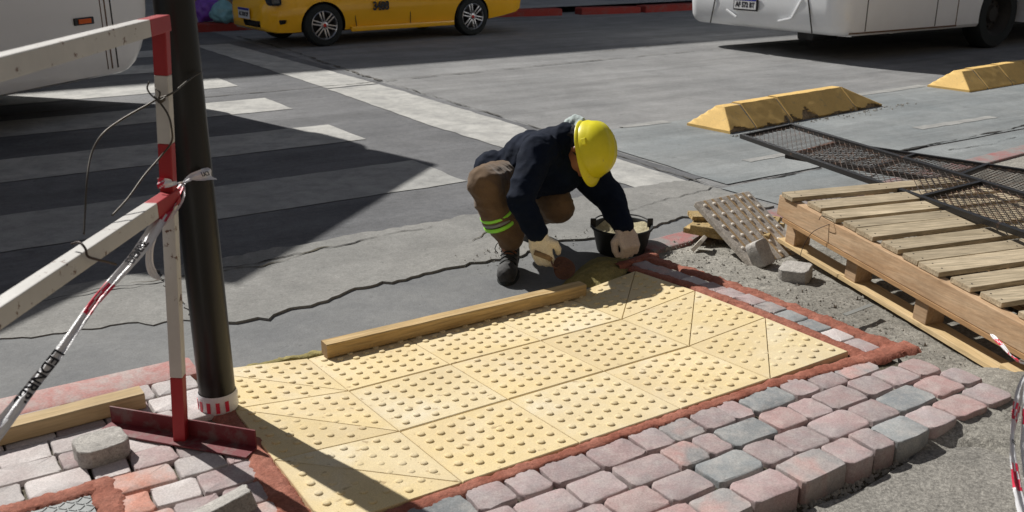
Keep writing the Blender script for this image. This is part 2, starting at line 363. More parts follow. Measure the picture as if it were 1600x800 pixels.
M['facade2'] = ground_mat('brown_facade_plaster', (.2,.16,.12), (.27,.22,.17), big=.6, grain=20, gamp=.15)
M['steelplate'] = plain('galvanised_chequer_plate', (.19,.2,.2), .6, .2, .4, 10, .2)
M['ribtile'] = ground_mat('grey_stained_tile', (.40,.36,.31), (.50,.46,.41), big=6, grain=120, gamp=.35, stain=.4)
M['ribgroove'] = ground_mat('brown_groove', (.38,.26,.14), (.44,.32,.19), big=6, grain=90, gamp=.3)
M['domewhite'] = plain('pale_dome', (.66,.60,.52), .7, var=.3, sc=40)
M['tileold'] = ground_mat('weathered_yellow_tile', (.42,.29,.11), (.50,.38,.2), big=9, grain=90, gamp=.4, bump=.5, rnd=True)

# ------------------------------------------------------------------ ground sheets
def sheet(name, pts, z, mat, thick=None, rag=0, seg=.12, seed=0):
    """flat polygon given in street coords (a,b); ragged outline on request"""
    rnd = random.Random(seed); P = []
    n = len(pts)
    for i in range(n):
        p, q = V((*pts[i][:2], 0)), V((*pts[(i+1)%n][:2], 0)); L = (q-p).length
        k = max(1, int(L/seg)) if rag else 1
        if L > 12: k = 1
        for j in range(k):
            t = j/k; w = p.lerp(q, t); nn = V((-(q-p).y, (q-p).x, 0)).normalized()
            if rag: w = w+nn*rag*(noise.noise(V((w.x*5+seed, w.y*5, .3)))+.5*rnd.uniform(-1, 1))
            P.append(w)
    bm = bmesh.new()
    vs = [bm.verts.new(S(w.x, w.y, z)) for w in P]
    f = bm.faces.new(vs)
    if f.normal.z < 0: f.normal_flip()
    f.normal_update()
    bmesh.ops.triangulate(bm, faces=[f], ngon_method='EAR_CLIP') if len(P) > 4 else None
    mb = MB(); bm.verts.index_update(); bm.faces.ensure_lookup_table()
    mb.add([v.co.copy() for v in bm.verts], [tuple(v.index for v in ff.verts) for ff in bm.faces])
    bm.free()
    if thick:
        n0 = len(P); mb.add([S(w.x, w.y, z) for w in P]+[S(w.x, w.y, z-thick) for w in P], [(i, (i+1)%n0, n0+(i+1)%n0, n0+i) for i in range(n0)])
    o = mb.build(name, mat); meta(o, kind='structure'); return o
sheet('road', [(-70,-60),(90,-60),(90,70),(-70,70)], -.07, M['asphalt'])      # land out to the horizon
sheet('road', [(-60,.2),(80,.2),(80,13.9),(-60,13.9)], 0, M['road'])
sheet('road', [(-20,1.74),(3.27,1.72),(3.3,6.9),(3.34,13.6),(-20,13.6)], .004, M['asphalt'], rag=.012, seg=.25, seed=3)
sheet('road', [(3.27,1.5),(6,1.53),(14,1.6),(14,3.36),(8,3.4),(3.33,3.33)], .0062, M['lane'], rag=.01, seg=.3, seed=4)
sheet('road', [(3.2,.78),(6,1.02),(14,1.5),(14,1.57),(6,1.5),(3.16,1.44)], .0062, M['lane'], rag=.008, seg=.3, seed=5)
sheet('gutter', [(-20,.2),(3.1,.2),(3.12,1.3),(-20,1.3)], .004, M['channel'])
cr = [(-14,1.1),(-3,1.3),(-1.6,1.32),(-1.0,1.26),(-.75,1.17),(-.5,1.15),(-.42,1.06),(-.33,1.08),(-.2,.93),(-.08,.9),(0,.86),(.12,.93),(.25,.92),(.42,1.0),(.7,.99),(1.0,1.04),(1.3,.99),(1.6,1.08),(2.0,1.0),(2.5,1.06),(3.1,.95)]
ci = [p for p in cr if p[0] > -.3]; cl = [p for p in cr if p[0] < -.3]
sheet('gutter', cl+[(-.262,1.02),(-.262,1.762),(-14,1.78)], .0095, M['gutter'], thick=.006, rag=.02, seg=.035, seed=9)
sheet('gutter', [(-.26,1.0)]+ci+[(3.12,1.71),(1.5,1.75),(-.26,1.76)], 0.0155, M['gutter'], thick=.013, rag=.03, seg=.035, seed=8)
# paint
for i, b0 in enumerate([2.47,4.07,5.72,7.37,8.97,10.55]):
    sheet('crosswalk_stripe', [(-9,b0-.03),(1.88,b0),(1.86,b0+.74),(-9,b0+.72)], .008, M['roadpaint'] if b0 > 3.5 else M['roadpaint_old'], rag=.012, seg=.1, seed=20+i)
sheet('stop_line', [(2.62,6.72),(3.2,6.75),(3.03,11.6),(2.52,11.6)], .0085, M['roadpaint'], rag=.012, seg=.1, seed=31)
sheet('stop_line', [(2.72,1.55),(3.1,1.6),(3.2,4.2),(3.2,6.68),(2.6,6.65),(2.58,4.2)], .0085, M['roadpaint'], rag=.014, seg=.1, seed=32)
sheet('lane_line', [(3.9,3.33),(4.4,3.3),(4.4,3.42),(3.9,3.42)], .009, M['roadpaint_old'], rag=.01, seg=.08, seed=33)
sheet('lane_line', [(6.75,3.36),(8.1,3.4),(8.1,3.52),(6.75,3.47)], .009, M['roadpaint_old'], rag=.01, seg=.08, seed=34)
sheet('lane_line', [(3.86,1.86),(4.35,1.86),(4.35,1.95),(3.86,1.95)], .009, M['roadpaint_old'], rag=.012, seg=.06, seed=35)
sheet('lane_line', [(5.95,1.95),(7.0,1.93),(7.0,2.02),(5.95,2.06)], .009, M['roadpaint_old'], rag=.014, seg=.06, seed=36)
sheet('lane_line', [(8.6,1.95),(9.6,1.93),(9.6,2.02),(8.6,2.06)], .009, M['roadpaint_old'], rag=.014, seg=.06, seed=37)
# cracks and tarred joints
def crack(pts, w, z=.0105, seed=0, mat='crack', name='road_crack', amp=.02):
    pts = [V((*p[:2], 0)) for p in pts]; path = []
    for p, q in zip(pts, pts[1:]):
        k = max(2, int((q-p).length/.022))
        for j in range(k): path.append(p.lerp(q, j/k))
    path.append(pts[-1]); L = []; Rr = []
    for i, p in enumerate(path):
        d = (path[min(i+1, len(path)-1)]-path[max(i-1, 0)]).normalized(); n = V((-d.y, d.x, 0))
        o = n*amp*(noise.noise(V((p.x*3, p.y*3, seed)))+.5*noise.noise(V((p.x*14, p.y*14, seed))))
        ww = w*max(.06, .5+1.5*noise.noise(V((p.x*5, p.y*5, seed+9)))+.5*noise.noise(V((p.x*22, p.y*22, seed)))+.3*random.random())
        if i in (0, len(path)-1): ww *= .2
        L.append(S(*(p+o+n*ww/2)[:2], z)); Rr.append(S(*(p+o-n*ww/2)[:2], z))
    n = len(path); mb = MB(); mb.add(L+Rr, [(i, i+1, n+i+1, n+i) for i in range(n-1)]); return struct(mb, name, M[mat])
crack([(3.1,1.47),(3.7,1.44),(4.25,1.49)], .022, seed=1, amp=.02); crack([(4.25,1.49),(5.4,1.54),(7.3,1.60),(10,1.7)], .026, seed=2, amp=.022)
crack([(3.13,1.46),(3.2,2.6),(3.3,3.9),(3.33,6.85)], .014, seed=3, mat='joint', amp=.03)
crack([(3.33,6.9),(3.4,8.5),(3.5,10.4),(3.45,12.6)], .04, seed=4, mat='joint', amp=.05)
crack([(-6,6.6),(0,6.75),(1.37,6.82),(3.3,6.86)], .03, seed=5, mat='joint', amp=.03)
crack([(3.35,6.87),(5,7.0),(7.9,7.15),(14,7.3)], .025, seed=6, mat='joint', amp=.03)
crack([(2.1,1.28),(2.6,1.38),(3.12,1.45)], .008, z=.0195, seed=7, amp=.05); crack([(-1.1,1.62),(-.3,1.55),(.5,1.6),(1.2,1.68)], .009, z=.0195, seed=8, amp=.05)
crack([(-2.5,1.45),(-1.4,1.5),(-.9,1.45)], .009, z=.0195, seed=9, amp=.05); crack([(1.25,1.3),(1.5,1.5),(1.55,1.68)], .012, z=.0195, seed=10, amp=.03, mat='dirt')
crack([(-.4,1.6),(.2,1.5),(.6,1.62)], .012, z=.0195, seed=12, amp=.04, mat='dirt'); crack([(4.1,1.1),(4.7,1.3),(5.1,1.45)], .012, seed=13, amp=.05)
crack([(5.4,1.35),(5.9,1.3),(6.3,1.36)], .008, seed=14, amp=.03); crack([(9.0,8.2),(7.7,7.9),(6.8,7.8)], .02, seed=15, amp=.06, mat='dirt')

# sidewalk bed, with the pit of the ramp and a sandy hump beyond the pavers
def bed_h(a, b):
    h = .026
    if a < 1.5 and b < -1.25: h = .024
    if a > 1.8: h = .026+.022*min(1, max(0, (a-1.8)/.12))*min(1, max(0, (b+.9)/.6))*min(1, max(.1, (.85-b)/.4))
    d = math.hypot((a-1.72)/.5, (b+1.22)/.22); h = max(h, .03+.06*max(0, 1-d*d)**.7 if d < 1 else 0)
    if a > 1.5 and -1.6 < b < -.93: h = max(h, .0905-.12*max(0, -b-1.24)-.35*max(0, a-1.78))
    if -.62 < a < 1.86 and -.86 < b < .5: h = -.05
    return h
def bed_kerb(a): return .40 if a < 1.7 else .70+.078*(a-1.93)
mb = MB(); na, nb = 210, 150; A0, A1, B0 = -5.2, 12.0, -6.5
def dist(u): return u
As = [A0+(A1-A0)*i/60 for i in range(0, 13)]+[-1.7+3.0*0+i*.03 for i in range(0, 150)]+[2.9+i*.45 for i in range(0, 21)]
As = sorted(set(round(x, 4) for x in As)); Ts = [0, .03, .06, .1]+[.1+.03*i for i in range(1, 75)]+[2.6+.4*i for i in range(12)]
grid = []
for a in As:
    col = []
    k = bed_kerb(a)
    for t in Ts:
        b = k-t; h = bed_h(a, b)
        h += .003*noise.noise(V((a*9, b*9, 0)))+.004*noise.noise(V((a*27, b*27, 3)))+(.003*random.uniform(-1, 1) if a > 1.4 else 0)
        if a > 1.8 and t < .3: h = h*t/.3+.008
        col.append(S(a, b, h))
    grid.append(col)
nT = len(Ts); mb.add([p for c in grid for p in c], [(i*nT+j, i*nT+j+1, (i+1)*nT+j+1, (i+1)*nT+j) for i in range(len(As)-1) for j in range(nT-1)])
struct(mb, 'sidewalk_bed', M['bed'], smooth=True)
# old concrete slab at the right foreground
pp = [at(1462,676,.046), at(1440,704,.046), at(1392,737,.046), at(1332,772,.046), at(1254,806,.046), at(1150,865,.046), at(1000,960,.046)]
sheet('old_sidewalk', [AB(p) for p in pp]+[(-.4,-2.9),(-.4,-6),(6,-6),(6,-1.6),(3.2,-1.5),(2.4,-1.42),(1.9,-1.45)], .048, M['slab'], thick=.06, rag=.014, seg=.04, seed=41)
sheet('far_sidewalk', [(-60,14.0),(3,14.0),(8.6,13.95),(80,13.5),(80,24),(-60,24)], .12, M['farwalk'])
for i, (p, q) in enumerate([((-20,13.82),(3.1,13.82)),((3.1,13.82),(5.2,13.82)),((5.2,13.82),(8.9,13.8)),((8.9,13.8),(10.35,13.45)),((10.75,13.35),(12.1,13.1)),((12.2,13.1),(40,13.1))]):
    m = MB(); P0, P1 = S(*p, .055), S(*q, .055 if i != 4 else .045); m.beam(P0, P1, .34, .16, bev=.025)
    struct(m, 'far_kerb', M['redkerb'])
# near kerbs
m = MB(); m.beam(S(-5,.375,.045), S(-.42,.375,.045), .16, .125, bev=.018); struct(m, 'kerb', M['redfaded'], smooth=True, angle=40)
m = MB(); m.beam(S(1.9,.70,.005), S(2.6,.76,.0), .15, .07, bev=.01); m.beam(S(2.6,.76,.002), S(12,1.5,.002), .15, .06, bev=.01); struct(m, 'kerb', M['redline'])

# ------------------------------------------------------------------ tactile paving
ZR = {-1: .012, 0: .046, 1: .078, 2: .108}
def node(i, j):
    z = ZR[j] if 0 <= i <= 3 else {-1: .06, 0: .09, 1: .105, 2: .112}[j]
    a, b = .4*i, -.4*j
    return S(a, b, z)
def dome_grid(mb, P00, P10, P01, P11, tri=None, n=7, gap=.0042):
    """slab between four corners with truncated domes; tri keeps the part on one side of a diagonal"""
    def B(u, v): return P00*(1-u)*(1-v)+P10*u*(1-v)+P01*(1-u)*v+P11*u*v
    g = gap/.4; gu = .0014/.4
    if tri is None: poly = [(gu,g),(1-gu,g),(1-gu,1-g),(gu,1-g)]
    else: poly = tri
    nrm = (P10-P00).cross(P01-P00).normalized()
    if nrm.z < 0: nrm = -nrm
    c = V((sum(p[0] for p in poly)/len(poly), sum(p[1] for p in poly)/len(poly)))
    def ins(p, e): return (p[0]+(c.x-p[0])*e, p[1]+(c.y-p[1])*e)
    k = len(poly); lo = [B(*p)-nrm*.03 for p in poly]; mid = [B(*p)-nrm*.0025 for p in poly]; top = [B(*ins(p, .014)) for p in poly]
    # subdivide top fan for slight unevenness
    vs = lo+mid+top; fs = []
    for r in range(2):
        for i in range(k): fs.append((r*k+i, r*k+(i+1)%k, (r+1)*k+(i+1)%k, (r+1)*k+i))
    fs.append(tuple(2*k+i for i in range(k))); mb.add(vs, fs)
    for i in range(7):
        for j in range(7):
            u, v = .105+.1325*i, (.152+.148*j if i % 2 == 0 else .078+.148*j)
            if v > .95: continue
            if tri is not None:
                ok = True
                for q in range(k):
                    p0, p1 = poly[q], poly[(q+1)%k]; cr_ = (p1[0]-p0[0])*(v-p0[1])-(p1[1]-p0[1])*(u-p0[0]); Ld = math.hypot(p1[0]-p0[0], p1[1]-p0[1])
                    area = sum(poly[w][0]*poly[(w+1)%k][1]-poly[(w+1)%k][0]*poly[w][1] for w in range(k))
                    if cr_/Ld*(1 if area > 0 else -1) < .015: ok = False
                if not ok: continue
            p = B(u, v)+V((random.uniform(-1,1), random.uniform(-1,1), 0))*.0006
            s = random.uniform(.92, 1.06)
            mb.lathe(p-nrm*.0005, [(.0128*s, 0), (.0120*s, .0046), (.0100*s, .0062), (.005, .0068), (.0004, .0067)], 12, nrm)
ORD = ['leftmost', 'second from the left', 'middle', 'second from the right', 'rightmost']
ROWN = {-1: 'street side row', 0: 'middle row', 1: 'mortar side row'}
for j in (-1, 0, 1):
    for i in range(-1, 4):
        P = node(i, j), node(i+1, j), node(i, j+1), node(i+1, j+1)
        if 0 <= i <= 2:
            mb = MB(); dome_grid(mb, *P)
            o = mb.build('tactile_tile', M['tile' if (i*2+j)%3 else 'tile2'], smooth=True, angle=35)
            meta(o, 'square yellow domed tile, %s whole tile in the %s' % (['left', 'middle', 'right'][i], ROWN[j]), 'tactile tile', 'yellow tactile tiles of the kerb ramp')
        else:
            left = i == -1; g = .0035
            tris = ([[(g,g*2.2),(1-g*2,1-g),(g,1-g)], [(g*2,g),(1-g,g),(1-g,1-g*2.2)]] if left else [[(g,g),(1-g*2.2,g),(g,1-g*2.2)], [(1-g,g*2.2),(1-g,1-g),(g*2.2,1-g)]])
            for k, tr in enumerate(tris):
                mb = MB(); dome_grid(mb, *P, tri=tr)
                o = mb.build('tactile_tile', M['tile' if (j+k) != 2 else 'tile2'], smooth=True, angle=35)
                side = 'left' if left else 'right'; half = ('outer' if k == 0 else 'inner') if left else ('inner' if k == 0 else 'outer')
                meta(o, 'triangular domed tile, %s half of %s flare, %s' % (half, side, ROWN[j]), 'tactile tile', 'cut tactile tiles on the ramp flares')
# mortar bed under the tiles, thin cement lip on the street side
sheet('mortar_bed', [(-.44,.44),(1.64,.46),(1.66,-.86),(-.46,-.86)], -.035, M['wetmortar'])
def ribbon(name, pts, mat, z0, h=.006, seed=0, rag=.007, step=.009, cross=6):
    """troweled band: pts = (a,b,width[,z])"""
    path = []
    for p, q in zip(pts, pts[1:]):
        L = math.hypot(q[0]-p[0], q[1]-p[1]); k = max(2, int(L/step))
        for j in range(k):
            t = j/k; path.append([p[m]+(q[m]-p[m])*t for m in range(len(p))])
    path.append(list(pts[-1])); vs = []; n = len(path)
    for i, p in enumerate(path):
        q0, q1 = path[max(i-1,0)], path[min(i+1,n-1)]; d = V((q1[0]-q0[0], q1[1]-q0[1], 0)).normalized(); nn = V((-d.y, d.x, 0))
        z = p[3] if len(p) > 3 else z0
        for k in range(cross+1):
            t = k/cross*2-1; e = rag*(noise.noise(V((p[0]*18, p[1]*18, seed+(5 if t > 0 else 0))))*1.6+random.uniform(-.4,.4)) if abs(t) > .6 else 0
            w = p[2]/2*t+e*(1 if t > 0 else -1)
            a, b = p[0]+nn.x*w, p[1]+nn.y*w
            zz = z+h*(1-abs(t)**3)+.0035*noise.noise(V((a*30, b*30, seed)))+.002*noise.noise(V((a*80, b*80, seed)))-(.012 if abs(t) == 1 else 0)
            vs.append(S(a, b, zz))
    c1 = cross+1; mb = MB(); mb.add(vs, [(i*c1+k, i*c1+k+1, (i+1)*c1+k+1, (i+1)*c1+k) for i in range(n-1) for k in range(cross)])
    return struct(mb, name, mat, smooth=True)
ribbon('red_mortar_band', [(-.52,-.845,.1),(.0,-.822,.062),(.6,-.822,.056),(1.2,-.826,.06),(1.86,-.875,.1)], M['redmortar'], .104, .004, 1)
ribbon('red_mortar_band', [(1.634,.47,.05,.05),(1.636,.1,.055,.088),(1.636,-.3,.052,.1),(1.64,-.84,.055,.104)], M['redmortar'], .1, .004, 2)
ribbon('red_mortar_band', [(1.79,.52,.07,.055),(1.785,.1,.075,.085),(1.79,-.3,.08,.096),(1.80,-.9,.10,.1)], M['redmortar'], .095, .005, 3, rag=.012)
ribbon('red_mortar_band', [(1.58,.52,.06,.05),(1.85,.56,.07,.05)], M['redmortar'], .05, .01, 4)
ribbon('red_mortar_band', [(-.42,.44,.05,.055),(-.43,.1,.07,.09),(-.43,-.3,.075,.102),(-.455,-.9,.11,.106)], M['redmortar'], .1, .004, 5, rag=.01)
ribbon('cement_lip', [(-.40,.43,.06,.018),(.05,.425,.05,.006),(.6,.43,.05,.002),(1.1,.45,.09,.004),(1.3,.47,.12,.012)], M['wetmortar'], .0, .01, 6, rag=.012)
# heap of wet mortar the worker is spreading
hp = [at(866,447,.01), at(888,428,.02), at(915,405,.03), at(935,396,.035), at(985,398,.05), at(1005,402,.06), at(965,425,.05), at(925,440,.03)]
cx = sum((p for p in hp), V())/len(hp); mb = MB(); rings = []
Nr = 9; NP = 64
out = []
for k in range(NP):
    t = k/NP*len(hp); i = int(t); f = t-i; out.append(hp[i].lerp(hp[(i+1)%len(hp)], f))
vs = []
for r in range(Nr+1):
    s = 1-r/Nr
    for k in range(NP):
        p = cx+(out[k]-cx)*(s*1.04+.0001); hgt = .028*(1-s**2)**.8
        p = V((p.x+.006*noise.noise(p*40)*(s > .8), p.y+.006*noise.noise(p*33)*(s > .8), (out[k].z-.025)*s+(.035)*(1-s)+hgt+.008*noise.noise(V((p.x*16, p.y*22, 0)))+.004*noise.noise(V((p.x*50, p.y*50, 0)))))
        vs.append(p)
mb.add(vs, [(r*NP+k, r*NP+(k+1)%NP, (r+1)*NP+(k+1)%NP, (r+1)*NP+k) for r in range(Nr) for k in range(NP)])
meta(mb.build('wet_mortar', M['wetmortar'], smooth=True), 'ochre wet mortar spread at the corner of the ramp below the bucket', 'mortar', kind='stuff')

# ------------------------------------------------------------------ pavers
def paver_mb(cx_, cy_, la, lb, top, thick, seed, rot=0, chip=.0065, tilt=(0,0), cr_=.021, frame=None, crisp=False):
    rnd = random.Random(seed); pts = []
    ha, hb = la/2, lb/2
    for (sx, sy, a0) in ((1,1,0), (-1,1,90), (-1,-1,180), (1,-1,270)):
        for q in range(4):
            t = R(a0+q*30); pts.append((sx*(ha-cr_)+cr_*math.cos(t), sy*(hb-cr_)+cr_*math.sin(t)))
        # a mid-edge point
        nx = {0:(-1,1), 90:(-1,-1), 180:(1,-1), 270:(1,1)}[a0]
        ex = {0:(0,hb), 90:(-ha,0), 180:(0,-hb), 270:(ha,0)}[a0]; pts.append((ex[0]*1.0, ex[1]*1.0))
    pts = [(x+rnd.uniform(-1,1)*chip*.45, y+rnd.uniform(-1,1)*chip*.45) for x, y in pts]
    prof = [(1, -thick), (1, -.0075), (.0018, -.0022), (.0040, -.0006), (.0070, 0)]
    if crisp: prof = [(1, -thick), (1, -.0025), (.002, -.0006), (.004, 0)]
    vs = []; n = len(pts)
    def put(x, y, z):
        z += .0014*noise.noise(V((x*40, y*40, seed)))*(z > -.02)+tilt[0]*x+tilt[1]*y; c, s_ = math.cos(rot), math.sin(rot); x, y = x*c-y*s_, x*s_+y*c
        return S(cx_+x, cy_+y, top+z) if frame is None else frame(x, y, z)
    for k, (e, z) in enumerate(prof):
        for (x, y) in pts:
            L = math.hypot(x, y)
            if k > 1:
                x -= x/abs(ha)*e*.9 if abs(x) > 1e-6 else 0; y -= y/abs(hb)*e*.9 if abs(y) > 1e-6 else 0
                z2 = z+rnd.uniform(-1,1)*.0011
            else: z2 = z+(rnd.uniform(-1,1)*.001 if k == 1 else 0)
            vs.append(put(x, y, z2))
    fs = [(r*n+i, r*n+(i+1)%n, (r+1)*n+(i+1)%n, (r+1)*n+i) for r in range(len(prof)-1) for i in range(n)]
    vs.append(put(0, 0, .0006)); c0 = len(vs)-1; fs += [((len(prof)-1)*n+i, (len(prof)-1)*n+(i+1)%n, c0) for i in range(n)]
    fs.append(tuple(range(n-1, -1, -1)))
    return MB().add(vs, fs)
COLN = {'pv_pink': 'pale pink', 'pv_red': 'reddish pink', 'pv_grey': 'slate grey', 'pv_mix': 'mottled pink and grey', 'pv_light': 'chalky whitish', 'pv_dusty': 'red dusted'}
NTH = ['first', 'second', 'third', 'fourth', 'fifth', 'sixth', 'seventh', 'eighth', 'ninth', 'tenth', 'eleventh', 'twelfth', 'thirteenth', 'fourteenth', 'fifteenth', 'sixteenth', 'seventeenth', 'eighteenth', 'nineteenth', 'twentieth']
def proj(p):
    z = p.z-CAM_H; fw = p.y*math.cos(PITCH)-z*math.sin(PITCH); up = p.y*math.sin(PITCH)+z*math.cos(PITCH)
    return (800+F_PX*p.x/fw, 400-F_PX*up/fw) if fw > .1 else (9999, 9999)
known = {0: [(-.02,.09,'pv_pink'),(.105,.205,'pv_pink'),(.22,.37,'pv_pink'),(.385,.535,'pv_pink'),(.55,.65,'pv_pink'),(.665,.775,'pv_mix'),(.79,.90,'pv_pink'),(.91,.985,'pv_pink'),(1.0,1.172,'pv_grey'),(1.19,1.295,'pv_pink'),(1.31,1.425,'pv_pink'),(1.44,1.60,'pv_mix')],
         1: [(.06,.22,'pv_pink'),(.235,.375,'pv_pink'),(.393,.56,'pv_pink'),(.575,.68,'pv_mix'),(.695,.77,'pv_pink'),(.785,.958,'pv_grey'),(.975,1.09,'pv_red'),(1.105,1.21,'pv_pink'),(1.225,1.38,'pv_pink'),(1.395,1.51,'pv_pink'),(1.525,1.65,'pv_pink'),(1.665,1.77,'pv_red')],
         2: [(.10,.26,'pv_pink'),(.275,.42,'pv_red'),(.435,.58,'pv_pink'),(.6,.775,'pv_grey'),(.79,.90,'pv_pink'),(.915,1.05,'pv_pink'),(1.065,1.24,'pv_pink'),(1.255,1.375,'pv_pink'),(1.39,1.57,'pv_grey'),(1.585,1.72,'pv_red')],
         3: [(.3,.45,'pv_red'),(.465,.6,'pv_mix'),(.615,.78,'pv_pink'),(.796,.975,'pv_mix'),(.99,1.10,'pv_pink'),(1.115,1.2,'pv_pink'),(1.215,1.36,'pv_grey')]}
ids = 0
for k in range(4):
    b = -.889-.1195*k
    row = list(known[k]); a = row[0][0]-.015
    while a > -.75:
        L = random.choice([.1,.12,.16,.165]); row.insert(0, (a-L, a, random.choice(['pv_pink','pv_pink','pv_mix','pv_grey','pv_red']))); a -= L+.014
    if k == 3: row += [(1.375,1.5,'pv_pink'),(1.515,1.66,'pv_red'),(1.675,1.8,'pv_pink')]
    if k == 2: row += [(1.735,1.82,'pv_pink')]
    cnt = 0
    for (a0, a1, m_) in reversed(row):
        ids += 1; low = (k == 3 and a0 > 1.37)
        mb = paver_mb((a0+a1)/2+random.uniform(-.002,.002), b+random.uniform(-.003,.003), a1-a0+.009, .1135, (.105 if not low else .0985)+random.uniform(-.002,.002), .075, 500+ids, random.uniform(-.02,.02), tilt=(random.uniform(-.015,.015), random.uniform(-.02,.02)))
        px, py = proj(S((a0+a1)/2, b, .1))
        vis = -30 < px < 1630 and py < 830
        if vis: cnt += 1
        lab = '%s paver, %s from right in %s row outside red mortar' % (COLN[m_], NTH[min(cnt, 20)-1], NTH[k]) if vis else '%s rounded paver off the lower edge of the photo' % COLN[m_]
        if not vis: continue
        meta(mb.build('paver', M[m_], smooth=True, angle=30), lab, 'paver', 'antique pavers laid in rows beside the ramp')
sheet('joint_sand', [(-.8,-.85),(1.72,-.85),(1.74,-1.18),(1.3,-1.29),(-.8,-1.285)], .084, M['dirt'])
sheet('joint_sand', [(-4.5,.29),(-.44,.29),(-.44,-1.5),(-4.5,-1.5)], .086, M['dirt'])
sheet('shaded_trench_soil', [(-.6,-1.28),(1.42,-1.28),(1.46,-1.34),(1.2,-1.42),(.6,-1.52),(-.6,-1.55)], .031, M['dirt'])  # trench floor colored dark to stand for the shade beside the pavers
# border strip between two mortar bands on the right
bb = .50; k = 0; cols = ['pv_pink','pv_mix','pv_pink','pv_light','pv_pink','pv_pink','pv_pink','pv_mix','pv_grey','pv_grey','pv_light','pv_pink']
while bb > -.80 and k < 12:
    L = .102; zz = .055+.05*min(1, (.5-bb)/.7)
    mb = paver_mb(1.703, bb-L/2, .088, L+.004, zz, .05, 900+k, random.uniform(-.03,.03), cr_=.01)
    meta(mb.build('paver', M[cols[k]], smooth=True, angle=30), '%s small paver, %s from street, between two mortar bands' % (COLN[cols[k]], NTH[k]), 'paver', 'border pavers between the mortar bands')
    bb -= L+.0095; k += 1
# pavers left of the ramp
rowtops = [.295, .185, .075, -.032, -.14, -.25, -.363, -.478, -.592]
knl = {4: [(-1.19,-1.035,'pv_light'),(-1.02,-.865,'pv_light'),(-.85,-.76,'pv_light'),(-.745,-.63,'pv_pink'),(-.62,-.46,'pv_pink')],
       5: [(-.82,-.66,'pv_dusty'),(-.645,-.52,'pv_light'),(-.51,-.45,'pv_pink')],
       6: [(-.83,-.745,'pv_dusty'),(-.735,-.62,'pv_light'),(-.611,-.445,'pv_pink')],
       7: [(-.83,-.71,'pv_dusty'),(-.70,-.59,'pv_pink'),(-.575,-.47,'pv_pink')]}
for k, bt in enumerate(rowtops):
    row = knl.get(k)
    if not row:
        row = []; a = -.455
        while a > -2.4:
            L = random.choice([.11,.13,.16,.165,.17]); row.insert(0, (a-L, a, random.choice(['pv_light','pv_light','pv_pink'] if k < 4 else ['pv_light','pv_pink','pv_dusty']))); a -= L+.011
    a = row[0][0]-.012
    while a > -2.2 and k >= 4:
        L = random.choice([.11,.16,.17]); row.insert(0, (a-L, a, random.choice(['pv_light','pv_dusty','pv_pink']))); a -= L+.012
    cnt = 0
    for (a0, a1, m_) in reversed(row):
        if k >= 5 and a0 < -.835 and a1 < -.80: continue
        if a1 > -.46 and -.13 < bt-.05 < -.02: a1 = min(a1, -.53)
        if a1-a0 < .04: continue
        if -.62 < (a0+a1)/2 < -.40 and k == 3: continue
        px, py = proj(S((a0+a1)/2, bt-.05, .1))
        if not (-60 < px < 1630 and py < 850): continue
        cnt += 1; ids += 1
        mb = paver_mb((a0+a1)/2, bt-.051+random.uniform(-.002,.002), a1-a0+.006, .1075, .104+random.uniform(-.0015,.0015), .07, 1500+ids, random.uniform(-.012,.012), cr_=.012, tilt=(random.uniform(-.01,.01), random.uniform(-.01,.01)))
        meta(mb.build('paver', M[m_], smooth=True, angle=30), '%s paver left of pole, %s from right in %s row from kerb' % (COLN[m_], NTH[min(cnt,20)-1], NTH[k]), 'paver', 'pavers laid on the left sidewalk')
# chequer plate cover set in red mortar
t = thing('cover_plate', 'metal chequer plate cover set in red mortar at bottom left', 'cover plate', S(-1.03,-.43,.098))
pl = MB(); pl.box(S(-1.05,-.48,.099), (.34,.34,.01), UD, VD); pl.build('plate', M['steelplate'], t)
pl = MB()
for i in range(16):
    for j in range(16):
        c = S(-1.21+i*.0215, -.64+j*.0215, .1045); a = YAW+(R(45) if (i+j)%2 else R(-45)); d = V((math.cos(a), math.sin(a), 0))
        pl.box(c, (.021,.005,.003), d, V((-d.y, d.x, 0)), ZD)
pl.build('raised_bars', M['steelplate'], t)
ribbon('red_mortar_patch', [(-1.6,-.275,.075,.103),(-.83,-.275,.08,.103)], M['redmortar'], .1, .007, 7, rag=.012)
ribbon('red_mortar_patch', [(-.845,-.24,.09,.103),(-.845,-.8,.09,.103)], M['redmortar'], .1, .007, 8, rag=.012)
# loose paving blocks
def loose(label, c, X, Y, Z, d, seed, oct_=.02):
    X, Y, Z = X.normalized(), Y.normalized(), Z.normalized()
    fr = lambda x, y, z: c+X*x+Y*y+Z*z
    mb = paver_mb(0, 0, d[0], d[1], 0, d[2], seed, cr_=oct_, frame=fr, crisp=True)
    return meta(mb.build('loose_paver', M['pv_plain'], smooth=True, angle=24), label, 'paver', 'loose concrete pavers lying about')
dX = V((math.cos(R(38)), math.sin(R(38)), 0)); loose('loose grey paving block lying on the pavers beside the red barrier foot', at(156,686,.157), dX, ZD.cross(dX), ZD, (.14,.118,.052), 61, .028)
dX = V((.8,.5,.22)); n_ = V((-.35,.12,.93)).normalized(); dX = (dX-n_*dX.dot(n_)).normalized(); loose('rough grey paver half tipped on the pavers at the bottom edge', at(345,783,.15), dX, n_.cross(dX), n_, (.15,.08,.05), 62, .012)
dX = V((.85,-.5,.1)); n_ = V((-.1,-.05,1)).normalized(); dX = (dX-n_*dX.dot(n_)).normalized(); loose('grey paving block flat on the gravel beside the pallet', at(1243,416,.108), dX, n_.cross(dX), n_, (.135,.12,.06), 63, .028)
